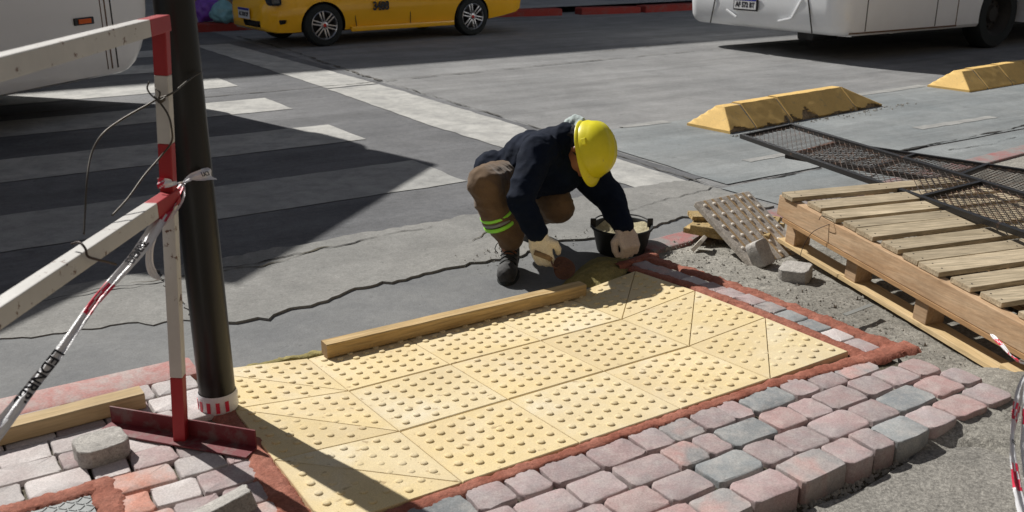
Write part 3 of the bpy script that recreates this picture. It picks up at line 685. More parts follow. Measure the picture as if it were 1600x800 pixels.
n_ = V((.55,-.62,.5)).normalized(); dX = V((.35,-.3,-.75)); dX = (dX-n_*dX.dot(n_)).normalized(); loose('grey paving block leaning against the upright stained tile', at(1196,394,.115), dX, n_.cross(dX), n_, (.125,.1,.062), 64, .02)

# ------------------------------------------------------------------ timbers
def timber(name, label, p, q, w, h, mat, rot=0):
    d = (q-p).normalized(); side = ZD.cross(d).normalized(); up = d.cross(side); mb = MB(); L = (q-p).length; n = 26; vs = []
    e = .003; sec = [(-w/2+e, 0), (w/2-e, 0), (w/2, e), (w/2, h-e), (w/2-e, h), (-w/2+e, h), (-w/2, h-e), (-w/2, e)]
    for i in range(n+1):
        x = L*i/n
        for (y, z) in sec:
            vs.append(p+d*x+side*(y+.0012*noise.noise(V((x*9, y*90, 1))))+up*(z+.0012*noise.noise(V((x*9, z*90, 2)))))
    fs = [(i*8+k, i*8+(k+1)%8, (i+1)*8+(k+1)%8, (i+1)*8+k) for i in range(n) for k in range(8)]
    mb.add(vs, fs); mb.add([vs[k] for k in range(8)]+[vs[n*8+k] for k in range(8)], [tuple(range(8)), tuple(range(8, 16))], 1)
    o = mb.build(name, [mat, M['wood_end']]); return meta(o, label, 'timber')
timber('timber_beam', 'long sawn wooden beam lying across the yellow tactile ramp', S(.055,.365,.021), S(1.27,.365,.021), .058, .056, M['wood_timber'])
a_, b_ = AB(at(228,636,.11)); a2, b2 = AB(at(0,700,.11))
timber('timber_beam', 'short sawn wooden beam on the pavers at left edge behind the barrier foot', S(a_,b_+.035,.106), S(a2-.5,b2+.03,.106), .07, .052, M['wood_left'])

# ------------------------------------------------------------------ black pole
PB = V((-.945,2.728,.09))
t = thing('lamp_post', 'thick round black metal pole standing beside the yellow ramp', 'pole', PB)
mb = MB(); mb.lathe(PB, [(.0565,0),(.0565,.6),(.056,2),(.055,3.2),(.05,3.3),(.045,6)], 40); mb.build('shaft', M['pole'], t, smooth=True, angle=40)
mb = MB(); mb.tube([PB+V((0,0,6)), PB+V((.1,.05,6.5)), PB+V((.6,.35,6.8)), PB+V((1.3,.8,6.9))], .03, 12); mb.build('arm', M['pole'], t, smooth=True)
mb = MB(); mb.box(PB+V((1.5,.92,6.88)), (.55,.22,.09), UD, VD, bev=.03); mb.build('lamp_head', M['pole'], t)
mb = MB(); mb.lathe(PB+V((0,0,.005)), [(.059,0),(.063,.012),(.061,.03),(.063,.05),(.0585,.062)], 40)
for th in range(-155, -20, 27):
    a = R(th); r_ = .0625; mb.box(PB+V((math.cos(a)*r_, math.sin(a)*r_, .032)), (.012,.0018,.036), V((-math.sin(a), math.cos(a), 0)), V((math.cos(a), math.sin(a), 0)), ZD, mi=1)
meta(mb.build('barrier_tape', [M['tape'], M['tapered']], smooth=True, angle=40), 'crumpled red and white tape wound round the foot of the black pole', 'tape')

# ------------------------------------------------------------------ barrier fence
FT = at(283,686,.11); TOP = aty(250,25,FT.y); MID = aty(266,302,FT.y)
RD = (at(0,95,1.16)-at(228,40,1.16)); RD = V((RD.x, RD.y, 0)).normalized()
def dirto(px0, py0, p, z):      # level rail direction from p towards the ray of a photo point
    q = at(px0, py0, z); return V((q.x-p.x, q.y-p.y, 0)).normalized()
t = thing('safety_barrier', 'red and white steel pipe barrier standing left of the black pole', 'barrier', FT)
w = .037
px_ = V((.985,-.17,0)).normalized()
mb = MB(); z0, z1 = FT.z, TOP.z
def post_at(z): return V((FT.x+(TOP.x-FT.x)*(z-FT.z)/(TOP.z-FT.z), FT.y, z))
d_top = dirto(0, 96, TOP, TOP.z-.01); d_mid = dirto(0, 478, MID, MID.z)
sx = d_top
side = ZD.cross(sx)
def vbeam(za, zb, mi): mb.beam(post_at(za), post_at(zb), w*.98, w*.98, up=sx, mi=mi, bev=.003)
vbeam(z0, z0+.21, 1); vbeam(z0+.21, MID.z-.03, 0); vbeam(MID.z-.03, MID.z+.14, 1); vbeam(MID.z+.14, z1-.15, 0); vbeam(z1-.15, z1+.001, 1)
mb.build('post', [M['white_metal'], M['red_metal']], t)
for nm, P0, dd in (('top_rail', TOP+V((0,0,-.019)), d_top), ('middle_rail', MID+V((0,0,-.012)), d_mid)):
    mb = MB(); mb.beam(P0-dd*.024, P0+dd*.13, w, w*1.12, mi=1, bev=.003); mb.beam(P0+dd*.13, P0+dd*2.1, w, w*1.12, mi=0, bev=.003); mb.build(nm, [M['white_metal'], M['red_metal']], t)
mb = MB(); pe = TOP+d_top*2.1; mb.beam(V((pe.x, pe.y, .1)), V((pe.x, pe.y, TOP.z)), w, w, up=sx, bev=.003); mb.build('post', [M['white_metal'], M['red_metal']], t)
mb = MB(); A_, B_ = at(176,640,.15), at(402,678,.15); A_.z = B_.z = .108
dd = (B_-A_).normalized(); sd2 = ZD.cross(dd)
off = V((FT.x, FT.y, 0))-A_; shift = sd2*(off.dot(sd2)+.024); shift.z = 0
A_ += shift; B_ += shift
mb.box((A_+B_)/2+V((0,0,.031)), ((B_-A_).length, .005, .055), dd, sd2, ZD); mb.box((A_+B_)/2-sd2*.032+V((0,0,.002)), ((B_-A_).length+.005, .06, .005), dd, sd2, ZD)
mb.build('foot', M['darkred_metal'], t)
# ------------------------------------------------------------------ wire and tapes
def path(pts, k=6):
    P = [V(p) for p in pts]; o = []
    for i in range(len(P)-1):
        p0, p1, p2, p3 = P[max(i-1,0)], P[i], P[i+1], P[min(i+2,len(P)-1)]
        for j in range(k):
            t_ = j/k; o.append(.5*((2*p1)+(-p0+p2)*t_+(2*p0-5*p1+4*p2-p3)*t_*t_+(-p0+3*p1-3*p2+p3)*t_**3))
    o.append(P[-1]); return o
Yw = FT.y-.04
wp = [aty(314,112,2.70), aty(296,124,2.63), aty(270,145,Yw), aty(246,155,Yw), aty(232,163,Yw), aty(190,187,Yw-.05), aty(160,210,Yw-.1), aty(143,240,Yw-.14), aty(136,280,Yw-.2), aty(133,330,Yw-.24), aty(131,366,Yw-.28)]
mb = MB(); mb.tube(path(wp), .0026, 6)
wp2 = [aty(246,155,Yw), aty(262,178,Yw-.01), aty(268,200,Yw-.02), aty(268,222,Yw), aty(250,246,Yw), aty(225,275,Yw-.08), aty(200,310,Yw-.16), aty(175,337,Yw-.22)]
mb.tube(path(wp2), .0026, 6)
mb.tube(path([aty(233,128,Yw), aty(230,138,Yw), aty(236,148,Yw), aty(246,155,Yw-.01), aty(250,145,Yw-.01), aty(243,138,Yw)]), .0022, 6)
for q in range(5): mb.tube(path([aty(240+q,150+q*1.3,Yw-.03), aty(250,157+q,Yw-.035), aty(258,152+q,Yw-.02)]), .002, 6)
meta(mb.build('tie_wire', M['wire'], smooth=True), 'long bent steel wire twisted round the barrier post and black pole', 'wire')
mb = MB(); mb.tube(path([aty(112,381,1.98), aty(124,379,1.97), aty(133,388,1.96), aty(137,400,1.96), aty(150,405,1.98), aty(166,409,2.02), aty(181,413,2.06)]), .003, 6)
meta(mb.build('tie_wire', M['rustwire'], smooth=True), 'short dark wire hooked round the lower white barrier rail', 'wire')
def tape(name, label, pts, ws, marks=(), texts=(), twist=.0, group=None, folds=3):
    """ribbon through pts; each width is spread along the given side vectors"""
    P = path(pts, 10); n = len(P); Wd = []
    for i in range(n):
        f = i/(n-1)*(len(ws)-1); k = min(int(f), len(ws)-2); Wd.append(ws[k]*(1-(f-k))+ws[k+1]*(f-k))
    camd = V((0,0,CAM_H)); mb = MB(); vs = []; cross = 8; SD = []
    for i, p in enumerate(P):
        d = (P[min(i+1,n-1)]-P[max(i-1,0)]).normalized(); face = V((.1,-.95,.35)); s_ = d.cross(face).normalized(); f_ = s_.cross(d); SD.append((d, s_, f_))
        for k in range(cross+1):
            tt = k/cross*2-1
            vs.append(p+s_*Wd[i]/2*tt+f_*(.10*Wd[i]*math.sin(tt*folds*1.6+i*.12)+.002*noise.noise(p*40+V((k,0,0)))))
    c1 = cross+1; fs = []; mi = []
    for i in range(n-1):
        red = any(a <= i/(n-1) <= b for a, b in marks)
        for k in range(cross):
            fs.append((i*c1+k, i*c1+k+1, (i+1)*c1+k+1, (i+1)*c1+k)); mi.append(1 if red and (k+i//2) % 4 != 0 else 0)
    mb.add(vs, fs); mb.m = mi
    for (fr, body, size, flip) in texts:
        i = int(fr*(n-1)); d, s_, f_ = SD[i]; X = d*flip; text_mesh(body, size, P[i]+f_*.004, X, f_.cross(X), mb, 2, .0004, bold=size*.02)
    o = mb.build(name, [M['tape'], M['tapered'], M['tapeblack']], smooth=True, angle=50)
    return meta(o, label, 'tape', group)
Kn = aty(286,286,2.58)
tape('barrier_tape', 'white warning tape pulled from the pole knot down to the lower left', [Kn, aty(262,325,2.45), aty(232,372,2.3), aty(205,408,2.2), aty(150,470,2.05), aty(100,540,1.93), aty(45,610,1.84), aty(0,668,1.76), aty(-60,740,1.7)], [.012,.034,.034,.026,.022,.024,.028,.034,.04], [(.02,.17),(.44,.53)], [(.34,'DEMRE',.03,-1),(.72,'LEDNRBL',.034,1)])
tape('barrier_tape', 'white tape wrapped from the knot around the right of the black pole', [Kn, aty(300,277,2.645), aty(318,273,2.66), aty(331,271,2.70)], [.006,.022,.036,.05], [], [(.72,'LICI',.018,1)])
tape('barrier_tape', 'short white tape wrapped round the barrier post beside the knot', [aty(246,286,FT.y-.03), aty(262,286,FT.y-.035), aty(276,285,2.5), Kn], [.03,.024,.012,.006], [(.0,.2)])
tape('barrier_tape', 'loose crumpled end of white tape hanging below the knot', [Kn, aty(288,300,2.54), aty(283,318,2.5), aty(268,338,2.46), aty(247,358,2.44), aty(237,380,2.43), aty(233,405,2.43), aty(238,425,2.43), aty(250,437,2.43)], [.006,.006,.006,.008,.014,.016,.02,.024,.008], [], [], folds=5)

# ------------------------------------------------------------------ trowelled street furniture: lane dividers
def divider(label, a0, b0, ang, segs, seed, chips=True):
    """segs: lengths of the cast blocks; first and last are hipped"""
    t = thing('lane_divider', label, 'lane divider', S(a0, b0+.23, 0), 'yellow concrete lane dividers')
    ca, sa = math.cos(ang), math.sin(ang)
    def Q(x, y, z): return S(a0+x*ca-y*sa, b0+x*sa+y*ca, z)
    x = 0
    for k, L in enumerate(segs):
        first, last = k == 0, k == len(segs)-1; mb = MB(); nx, W, H, lip, tw = 70, .47, .2, .028, .045
        vs = []; prof = []
        ny = 22
        x0, x1 = x+.013, x+L-.013; H = .2*[.94,.99,1.02,1.0,.97][k]
        for i in range(nx+1):
            xx = x0+(x1-x0)*i/nx
            hf = 1.
            if first: hf = min(1, (xx-x0)/(L*.38))
            if last: hf = min(1, (x1-xx)/(L*.92))
            ring = []
            for j in range(ny): ring.append((-W/2+(W/2-tw)*j/(ny-1), lip+(H-lip)*j/(ny-1)))
            ring += [(tw, H)]
            ring += [(tw+(W/2-tw)*j/4, H-(H-lip)*j/4) for j in range(1, 5)]
            ring = [(-W/2, 0)]+ring+[(W/2, 0)]
            for (y, z) in ring:
                zl = min(z, lip+(H-lip)*hf) if z > lip else z
                c = noise.noise(V((xx*4.2, seed, 0)))
                depth = 0
                if chips and y < 0 and not (i in (0, nx)):
                    thr = .085*max(0, c+.12)*2.0*(1+.35*noise.noise(V((xx*26, seed, 4))))
                    if z < thr+.004: depth = .03+.015*noise.noise(V((xx*30, z*30, 3)))
                yy = y+depth+.0025*noise.noise(V((xx*12, y*12, z*12)))
                vs.append(Q(xx, W/2+yy, zl+.003*noise.noise(V((xx*9, y*9, seed)))*(z > 0)))
            rl = len(ring)
        fs = []; mi = []
        for i in range(nx):
            for j in range(rl-1):
                fs.append((i*rl+j, i*rl+j+1, (i+1)*rl+j+1, (i+1)*rl+j))
                xx = x0+(x1-x0)*(i+.5)/nx; z = ([0]+[lip+(H-lip)*jj/(ny-1) for jj in range(ny)])[min(j, ny)]
                thr = .085*max(0, noise.noise(V((xx*4.2, seed, 0)))+.12)*2.0*(1+.35*noise.noise(V((xx*26, seed, 4))))
                mi.append(1 if chips and j < ny and z < thr and 0 < i < nx-1 else 0)
        fs += [tuple(range(rl)), tuple(nx*rl+j for j in range(rl))]; mi += [0, 0]
        mb.add(vs, fs); mb.m = mi
        mb.build('block', [M['yblock'], M['broken']], t, smooth=True, angle=28)
        if k < len(segs)-1:
            g = MB(); pr = [(-.231, 0), (-.228, .024), (-.042, .186), (.042, .186), (.228, .024), (.231, 0)]
            g.add([Q(xx, W/2+y, z) for xx in (x+L-.02, x+L+.02) for (y, z) in pr], [tuple(range(6)), tuple(range(6,12))]+[(i, i+1, i+7, i+6) for i in range(5)]); g.build('joint', M['jointgap'], t)
        x += L
divider('chipped yellow concrete lane divider with broken lower edge, behind the mesh panel', 4.45, 2.67, R(5), [.34,.48,.95,.42], 3)
divider('intact yellow concrete lane divider at the right edge beside the bus shadow', 8.08, 2.92, R(3), [.36,.5,.5,.5,.36], 8, chips=False)

# ------------------------------------------------------------------ pallet
PA = at(1216,306,.36); PE = at(1600,512,.25)
py_ = (PE-PA).normalized(); plen = 1.55
px0 = V((math.cos(R(15)), math.sin(R(15)), -.02)); px0 = (px0-py_*px0.dot(py_)).normalized(); pz = px0.cross(-py_).normalized()
if pz.z < 0: pz = -pz
t = thing('wooden_pallet', 'weathered wooden pallet with gapped deck boards lying on the gravel at right', 'pallet', PA+py_*.7+px0*.5-pz*.3)
def PQ(x, y, z): return PA+px0*x+py_*y+pz*z        # x across boards, y along the side, z up from deck top
rd = random.Random(5)
ys = [.01,.155,.29,.42,.512,.665,.80,.892,1.05,1.19,1.36]; ww = [.085,.1,.1,.085,.105,.1,.085,.11,.1,.1,.1]
for k, (y, wd) in enumerate(zip(ys, ww)):
    mb = MB(); x0 = rd.uniform(-.005,.02)+(.03 if k else 0); sk = rd.uniform(-.01,.01)
    mb.beam(PQ(x0, y+wd/2, .011), PQ(1.12+rd.uniform(-.02,.02), y+wd/2+sk, .011), wd, .022, up=pz, bev=.002)
    for q in (.05,.55,1.05):
        for e in (-.025,.025): mb.lathe(PQ(q+.02, y+wd/2+e, .0215), [(.0035,0),(.0035,.0015),(.0002,.0016)], 8, pz, mi=1)
    mb.build('deck_board', [M['wood_deck'], M['black']], t)
for k, x in enumerate((.045,.56,1.06)):
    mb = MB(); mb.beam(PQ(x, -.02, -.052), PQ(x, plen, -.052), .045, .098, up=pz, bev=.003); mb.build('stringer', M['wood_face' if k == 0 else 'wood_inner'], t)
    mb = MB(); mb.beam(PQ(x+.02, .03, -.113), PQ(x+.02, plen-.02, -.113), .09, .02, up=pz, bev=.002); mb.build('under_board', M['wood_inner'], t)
bzL = .245
G0 = at(1218,377,.11); G1 = at(1584,599,.035)
gd = (G1-G0).normalized(); gs = V((-gd.y, gd.x, 0)).normalized()
if gs.x < 0: gs = -gs
gu = gs.cross(-gd).normalized(); gu = gu if gu.z > 0 else -gu
for k, x in enumerate((.0,.52,1.0)):
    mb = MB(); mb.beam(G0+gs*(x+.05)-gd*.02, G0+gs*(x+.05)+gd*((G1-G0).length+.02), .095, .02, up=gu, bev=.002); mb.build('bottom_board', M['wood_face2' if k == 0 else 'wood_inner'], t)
    LL = (G1-G0).length
    for f in (.045,.36,.66,.975):
        c = G0+gs*(x+.055)+gd*LL*f; f2 = f*plen
        tp = (PQ(0, f2, -.125)-c).dot(gu); hgt = max(.05, min(.16, tp))
        hgt = min(hgt, .115)
        sgn = 1
        if f > .9: mb = MB(); mb.box(c-gu*.005+gu*0, (.085,.1,.085), gd, gs, gu, bev=.003)
        else: mb = MB(); mb.box(c+gu*(hgt/2+.0105), (.075,.09,hgt), gd, gs, gu, bev=.003)
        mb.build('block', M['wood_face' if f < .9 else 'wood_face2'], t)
mb = MB()
mb.tube(path([PQ(-.0,.31,.0)+V((0,0,-.01)), PQ(-.01,.34,.02), PQ(.03,.37,.0), PQ(-.012,.30,-.07), PQ(-.02,.26,-.16), PQ(-.02,.25,-.22)]), .0016, 5)
meta(mb.build('tie_wire', M['rustwire'], smooth=True), 'thin looped wire hanging from the pallet side over its lower board', 'wire')

# ------------------------------------------------------------------ steel mesh panels
def mesh_panel(label, P00, P10, P01, bars, wd=.03, cell=(.052,.031), rusty_end=False):
    """P00->P10 long side, P00->P01 short side"""
    X = (P10-P00); L = X.length; X.normalize(); Yv = P01-P00; Yv = Yv-X*Yv.dot(X); Wd = Yv.length; Yv.normalize(); Z = X.cross(Yv)
    if Z.z < 0: Z = -Z
    t = thing('mesh_panel', label, 'mesh panel', P00+X*L/2+Yv*Wd/2)
    q = lambda x, y, z=0: P00+X*x+Yv*y+Z*z
    mb = MB(); h = wd*.9
    mb.beam(q(0,0), q(L,0), wd*.75, h, up=Z, ext=wd/2); mb.beam(q(0,Wd), q(L,Wd), wd*.75, h, up=Z, ext=wd/2)
    mb.beam(q(L,wd/2), q(L,Wd-wd/2), wd*.75, h, up=Z, mi=0)
    mb.build('frame', M['frame'], t)
    mb = MB(); mb.beam(q(0,wd/2), q(0,Wd-wd/2), wd*.75, h, up=Z); mb.build('end_bar', M['rusty'] if rusty_end else M['frame'], t)
    for b_ in bars:
        mb = MB(); mb.beam(q(b_,wd/2), q(b_,Wd-wd/2), wd*.75, h*.98, up=Z); mb.build('cross_bar', M['frame'], t)
    mb = MB(); cx2, cy2 = cell; sl_ = cy2/cx2    # strands y = +-sl_*x + c
    for sgn in (1, -1):
        c = -L*sl_ if sgn > 0 else 0
        end = Wd if sgn > 0 else Wd+L*sl_
        while c < end:
            pts = []
            for x in (0, L):
                y = c+sgn*sl_*x
                if 0 <= y <= Wd: pts.append((x, y))
            for y in (0, Wd):
                x = (y-c)/(sgn*sl_)
                if 0 < x < L: pts.append((x, y))
            if len(pts) >= 2 and math.hypot(pts[0][0]-pts[1][0], pts[0][1]-pts[1][1]) > .01:
                mb.beam(q(*pts[0], -.004*sgn*.3), q(*pts[1], -.004*sgn*.3), .0034, .0022, up=Z)
            c += cy2
    mb.build('mesh_sheet', M['meshm'], t)
P00 = at(1160,213,.33); P01 = at(1256,202,.38); P10 = at(1600,366,.36); ex = (P10-P00).normalized()
fr = (at(1462,308,.35)-P00).dot(ex)
mesh_panel('long black steel mesh panel resting on top of the pallet', P00, P00+ex*(fr*2+.02), P01, [fr])
Q00 = at(1306,224,.28); Q10 = at(1600,268,.30); ex = (Q10-Q00).normalized(); Q01 = at(1372,282,.27); fr = (at(1532,262,.3)-Q00).dot(ex)
sy = ex.cross(ZD); 
if sy.y > 0: sy = -sy
mesh_panel('second steel mesh panel with a rusty end lying underneath the long one', Q00, Q00+ex*2.6, Q00+sy*.55, [.52, fr], rusty_end=True)

# ------------------------------------------------------------------ stack of spare tactile tiles
def slab(name, label, c, X, Y, d, mat, domes=False, seed=0):
    X = X.normalized(); Y = (Y-X*Y.dot(X)).normalized(); Z = X.cross(Y)
    if Z.z < 0: Z = -Z
    rnd = random.Random(seed); nx = 10; mb = MB(); pts = []
    h = [d[0]/2, d[1]/2]
    for (p, q) in (((-1,-1),(1,-1)),((1,-1),(1,1)),((1,1),(-1,1)),((-1,1),(-1,-1))):
        for k in range(nx):
            t_ = k/nx; pts.append(((p[0]+(q[0]-p[0])*t_)*h[0]+rnd.uniform(-1,1)*.003, (p[1]+(q[1]-p[1])*t_)*h[1]+rnd.uniform(-1,1)*.003))
    n = len(pts); vs = [c+X*x+Y*y-Z*(d[2]) for x, y in pts]+[c+X*x+Y*y-Z*.003 for x, y in pts]+[c+X*x*.985+Y*y*.985 for x, y in pts]
    mb.add(vs, [(r*n+i, r*n+(i+1)%n, (r+1)*n+(i+1)%n, (r+1)*n+i) for r in range(2) for i in range(n)]+[tuple(range(n)), tuple(2*n+i for i in range(n))])
    if domes:
        for i in range(6):
            for j in range(6): mb.lathe(c+X*((i+.5)/6-.5)*d[0]+Y*((j+.5)/6-.5)*d[1], [(.0125,0),(.009,.0045),(.0004,.0056)], 10, Z)
    o = mb.build(name, mat, smooth=True, angle=35); return meta(o, label, 'tactile tile', 'spare tiles piled by the pallet')
c0 = at(1140,372,.13)
Xs = V((.86,-.50,-.03)); Ys = V((.5,.86,0))
slab('tactile_tile', 'weathered yellow tile at the bottom of the pile beside the pallet', at(1148,352,.10), Xs, Ys, (.42,.38,.028), M['tileold'], True, 1)
slab('tactile_tile', 'weathered yellow tile second from the bottom of the pile', at(1150,345,.135), V((.92,-.40,-.02)), Ys, (.4,.36,.026), M['tileold'], True, 2)
slab('tile_fragment', 'small broken tile piece on top of the pile at its left', at(1093,334,.165), V((.92,.1,-.05)), Ys, (.1,.1,.022), M['tileold'], False, 3)
slab('tile_fragment', 'small broken pale tile piece wedged upright under the pile', at(1090,378,.09), V((.5,-.2,.7)), V((.4,.9,0)), (.07,.09,.02), M['domewhite'], False, 4)
D = at(1176,416,.05); A = at(1084,312,.285); ax = (A-D).normalized(); L = .455
bx = at(1190,308,.245)-A; bx = (bx-ax*bx.dot(ax)).normalized(); nz = bx.cross(ax).normalized(); nz = nz if nz.z > 0 else -nz; Wt = .39
t = thing('tactile_tile', 'stained grey ribbed tile with pale domes leaning on the pile beside the pallet', 'tactile tile', D+bx*.2, 'spare tiles piled by the pallet')
mb = MB(); mb.box(D+ax*L/2+bx*Wt/2-nz*.014, (L,Wt,.028), ax, bx, nz, bev=.004)
for i in range(6):
    for j in range(6): mb.lathe(D+ax*(L*(i+.5)/6)+bx*(Wt*(j+.5)/6+.004)+nz*.001, [(.0115,0),(.0095,.004),(.005,.006),(.0004,.0065)], 12, nz, mi=1)
mb.build('slab', [M['ribtile'], M['domewhite']], t)
mb = MB()
for k in range(6): mb.box(D+ax*L/2+bx*(Wt*(k+1)/7+.0)+nz*.0015, (L-.01,.014,.004), ax, bx, nz, bev=.002)
mb.build('ribs', M['ribgroove'], t)

# ------------------------------------------------------------------ gravel and debris
mb = MB(); rd = random.Random(9)
def stone(c, r):
    vs = []; fs = [(0,2,4),(2,1,4),(1,3,4),(3,0,4),(2,0,5),(1,2,5),(3,1,5),(0,3,5)]
    for d in ((1,0,0),(-1,0,0),(0,1,0),(0,-1,0),(0,0,1),(0,0,-1)): vs.append(c+V(d)*r*rd.uniform(.6,1.2)+V((rd.uniform(-.3,.3), rd.uniform(-.3,.3), rd.uniform(-.2,.2)))*r)
    mb.add(vs, fs)
for _ in range(2600):
    a = rd.uniform(1.88,3.3); b = rd.uniform(-1.0,.72)
    if rd.random() > .35 and not (a < 2.6): continue
    stone(S(a, b, bed_h(a, b)+.001), rd.choice([.002,.003,.003,.004,.006]) if rd.random() < .97 else .012)
for _ in range(420):
    f = rd.random(); p = pp[1].lerp(pp[4], f); a, b = AB(p); stone(S(a+rd.uniform(-.04,.02), b+rd.uniform(-.0,.06), .032), rd.choice([.003,.004,.006,.01]))
for _ in range(160):
    a = rd.uniform(4.4,7); stone(S(a, 2.62+(a-4.4)*.087-abs(rd.gauss(0,.06)), .01), rd.choice([.003,.005,.01]))
for _ in range(60): stone(S(rd.uniform(1.0,1.9), rd.uniform(.9,1.15), .022), rd.choice([.003,.004,.006]))
meta(mb.build('gravel', M['pebble']), 'loose gravel and crumbs of concrete scattered over the ground', 'gravel', kind='stuff')
mb = MB(); p0, p1 = at(1222,383,.095), at(1180,360,.1)
mb = MB(); mb.beam(at(1320,492,.09), at(1362,476,.09), .022, .003, bev=.001); meta(mb.build('plastic_strip', M['silver']), 'translucent plastic strip lying on gravel under the pallet edge', 'strip')
# right hand tape hanging from the pallet
tape('barrier_tape', 'white and pink tape tied to the pallet corner and sagging to the right', [at(1549,522,.2), aty(1566,540,3.0), aty(1585,560,2.9), aty(1612,572,2.8), aty(1650,570,2.7)], [.01,.025,.03,.035,.035], [(.12,.24),(.36,.6)])
tape('barrier_tape', 'white and pink tape hanging in a loop at the right edge over the concrete', [aty(1606,585,2.45), aty(1594,612,2.4), aty(1584,660,2.3), aty(1582,700,2.2), aty(1590,760,2.1), aty(1602,810,2.0)], [.02,.03,.026,.022,.03,.04], [(.28,.36),(.68,.8)], [(.56,'LI',.018,1)])
tape('barrier_tape', 'outer strand of white tape half cut by the right edge', [aty(1604,590,2.42), aty(1602,640,2.3), aty(1598,700,2.2), aty(1603,750,2.1), aty(1612,810,2.0)], [.014,.02,.02,.02,.03], [(.24,.34)])
# ------------------------------------------------------------------ vehicles
def rounded_plan(L, W, r0, r1, inset0, insetW, n=7):
    """plan outline x 0..L, y 0..W, corner radius r0 at x=0 end and r1 at x=L; rear pulled in by inset0"""
    pts = []
    for (cx_, cy_, a0, r) in ((L-r1, W-r1, 0, r1), (r0+inset0, W-r0, 90, r0), (r0+inset0, r0, 180, r0), (L-r1, r1, 270, r1)):
        for k in range(n+1):
            t = R(a0+90*k/n); x, y = cx_+r*math.cos(t), cy_+r*math.sin(t)
            y = W/2+(y-W/2)*(1-2*insetW/W); pts.append((x, y))
    return pts
def bus(label, P0, X, Y, L, W, levels, mat, wheels, r0=.4, name='city_bus', see_through=False, roof=()):
    """P0: corner of the rear end on the ground, X along the side, Y across; levels (z, inset0, insetW)"""
    t = thing(name, label, 'bus', P0+X*L/2+Y*W/2, None)
    q = lambda x, y, z: P0+X*x+Y*y+ZD*z
    mb = MB(); vs = []; n = 0
    for (z, i0, iw) in levels:
        pts = rounded_plan(L, W, r0, .3, i0, iw); n = len(pts); vs += [q(x, y, z) for x, y in pts]
    fs = [(r*n+i, r*n+(i+1)%n, (r+1)*n+(i+1)%n, (r+1)*n+i) for r in range(len(levels)-1) for i in range(n)]
    fs += [tuple(range(n)), tuple((len(levels)-1)*n+i for i in range(n))]; mb.add(vs, fs)
    body = mb.build('body', mat, t, smooth=True, angle=35)
    cut = MB()
    for wx in wheels:
        for y in (0, W):
            cut.lathe(q(wx, y-(.42 if y else .12), .46), [(0,0),(.60,0),(.60,.54),(0,.54)], 40, Y)
    co = cut.build('cutter', M['black']); md = body.modifiers.new('arches', 'BOOLEAN'); md.operation = 'DIFFERENCE'; md.object = co; md.solver = 'EXACT'
    dg = bpy.context.evaluated_depsgraph_get(); me = bpy.data.meshes.new_from_object(body.evaluated_get(dg)); body.modifiers.clear(); body.data = me
    bpy.data.objects.remove(co)
    for wx in wheels:
        for y in (0, W):
            s_ = 1 if y else -1; c = q(wx, y+(-.22 if y else .22), .47); ax_ = Y*s_
            wm = MB(); wm.lathe(c, [(.30,-.14),(.44,-.14),(.475,-.10),(.48,0),(.475,.10),(.44,.14),(.30,.14)], 40, ax_); wh = wm.build('wheel', M['tyre'], t, smooth=True, angle=40)
            rm = MB(); rm.lathe(c, [(.0,.06),(.1,.06),(.13,.02),(.22,.0),(.25,.09),(.30,.13),(.305,.14)], 32, ax_)
            for k in range(8):
                a = k*math.pi/4; u1 = ax_.orthogonal().normalized(); u2 = ax_.cross(u1); rm.lathe(c+(u1*math.cos(a)+u2*math.sin(a))*.17, [(.018,.0),(.018,.03),(.001,.032)], 8, ax_)
            rm.build('rim', M['darkrim'], wh, smooth=True, angle=40)
    if see_through:     # saloon with clear side windows: glass, pillars and a roof above the waist
        rm_ = MB(); vs = []
        for (z, i0, iw) in roof:
            pts = rounded_plan(L, W, r0, .3, i0, iw); n = len(pts); vs += [q(x, y, z) for x, y in pts]
        rm_.add(vs, [(r*n+i, r*n+(i+1)%n, (r+1)*n+(i+1)%n, (r+1)*n+i) for r in range(len(roof)-1) for i in range(n)]+[tuple(range(n)), tuple((len(roof)-1)*n+i for i in range(n))])
        rm_.build('roof', mat, t, smooth=True, angle=35)
        zb, zt = levels[-1][0]-.01, roof[0][0]+.01
        for y in (.05, W-.05):
            x = r0
            while x < L-.3:
                p_ = MB(); p_.box(q(x, y, (zb+zt)/2), (.10,.06,zt-zb), X, Y, ZD); p_.build('pillar', mat, t)
                g_ = MB(); g_.box(q(x+.75, y, (zb+zt)/2), (1.4,.006,zt-zb), X, Y, ZD); g_.build('window', M['clearglass'], t); x += 1.5
        e_ = MB(); e_.box(q(.06, W/2, (zb+zt)/2), (.05,W-.5,zt-zb), X, Y, ZD); e_.build('rear_wall', mat, t)
        for k in range(6):
            for yy in (.55, W-.55):
                e_ = MB(); e_.box(q(.9+k*.95, yy, 1.3), (.1,.8,.75), X, Y, ZD, bev=.03); e_.build('seat_back', M['black'], t)
        ub = MB(); ub.box(q(L/2, W/2, .42), (L-1.2, W-.5, .22), X, Y, ZD); ub.build('underbody', M['black'], t)
        return t, q
    # window band
    wb = MB(); wb.box(q(L/2+.3, -.004, 1.95), (L-1.4,.012,.95), X, Y, ZD); wb.build('window_band', M['glass'], t)
    wb = MB(); wb.box(q(L/2+.3, W+.004, 1.95), (L-1.4,.012,.95), X, Y, ZD); wb.build('window_band', M['glass'], t)
    ub = MB(); ub.box(q(L/2, W/2, .42), (L-1.2, W-.5, .22), X, Y, ZD); ub.build('underbody', M['black'], t)
    return t, q
_g = NT('tinted_bus_glass'); _tr = _g.n('ShaderNodeBsdfTransparent'); _tr.inputs[0].default_value = (.78,.74,.72,1); _gl = _g.n('ShaderNodeBsdfGlossy'); _gl.inputs['Roughness'].default_value = .05
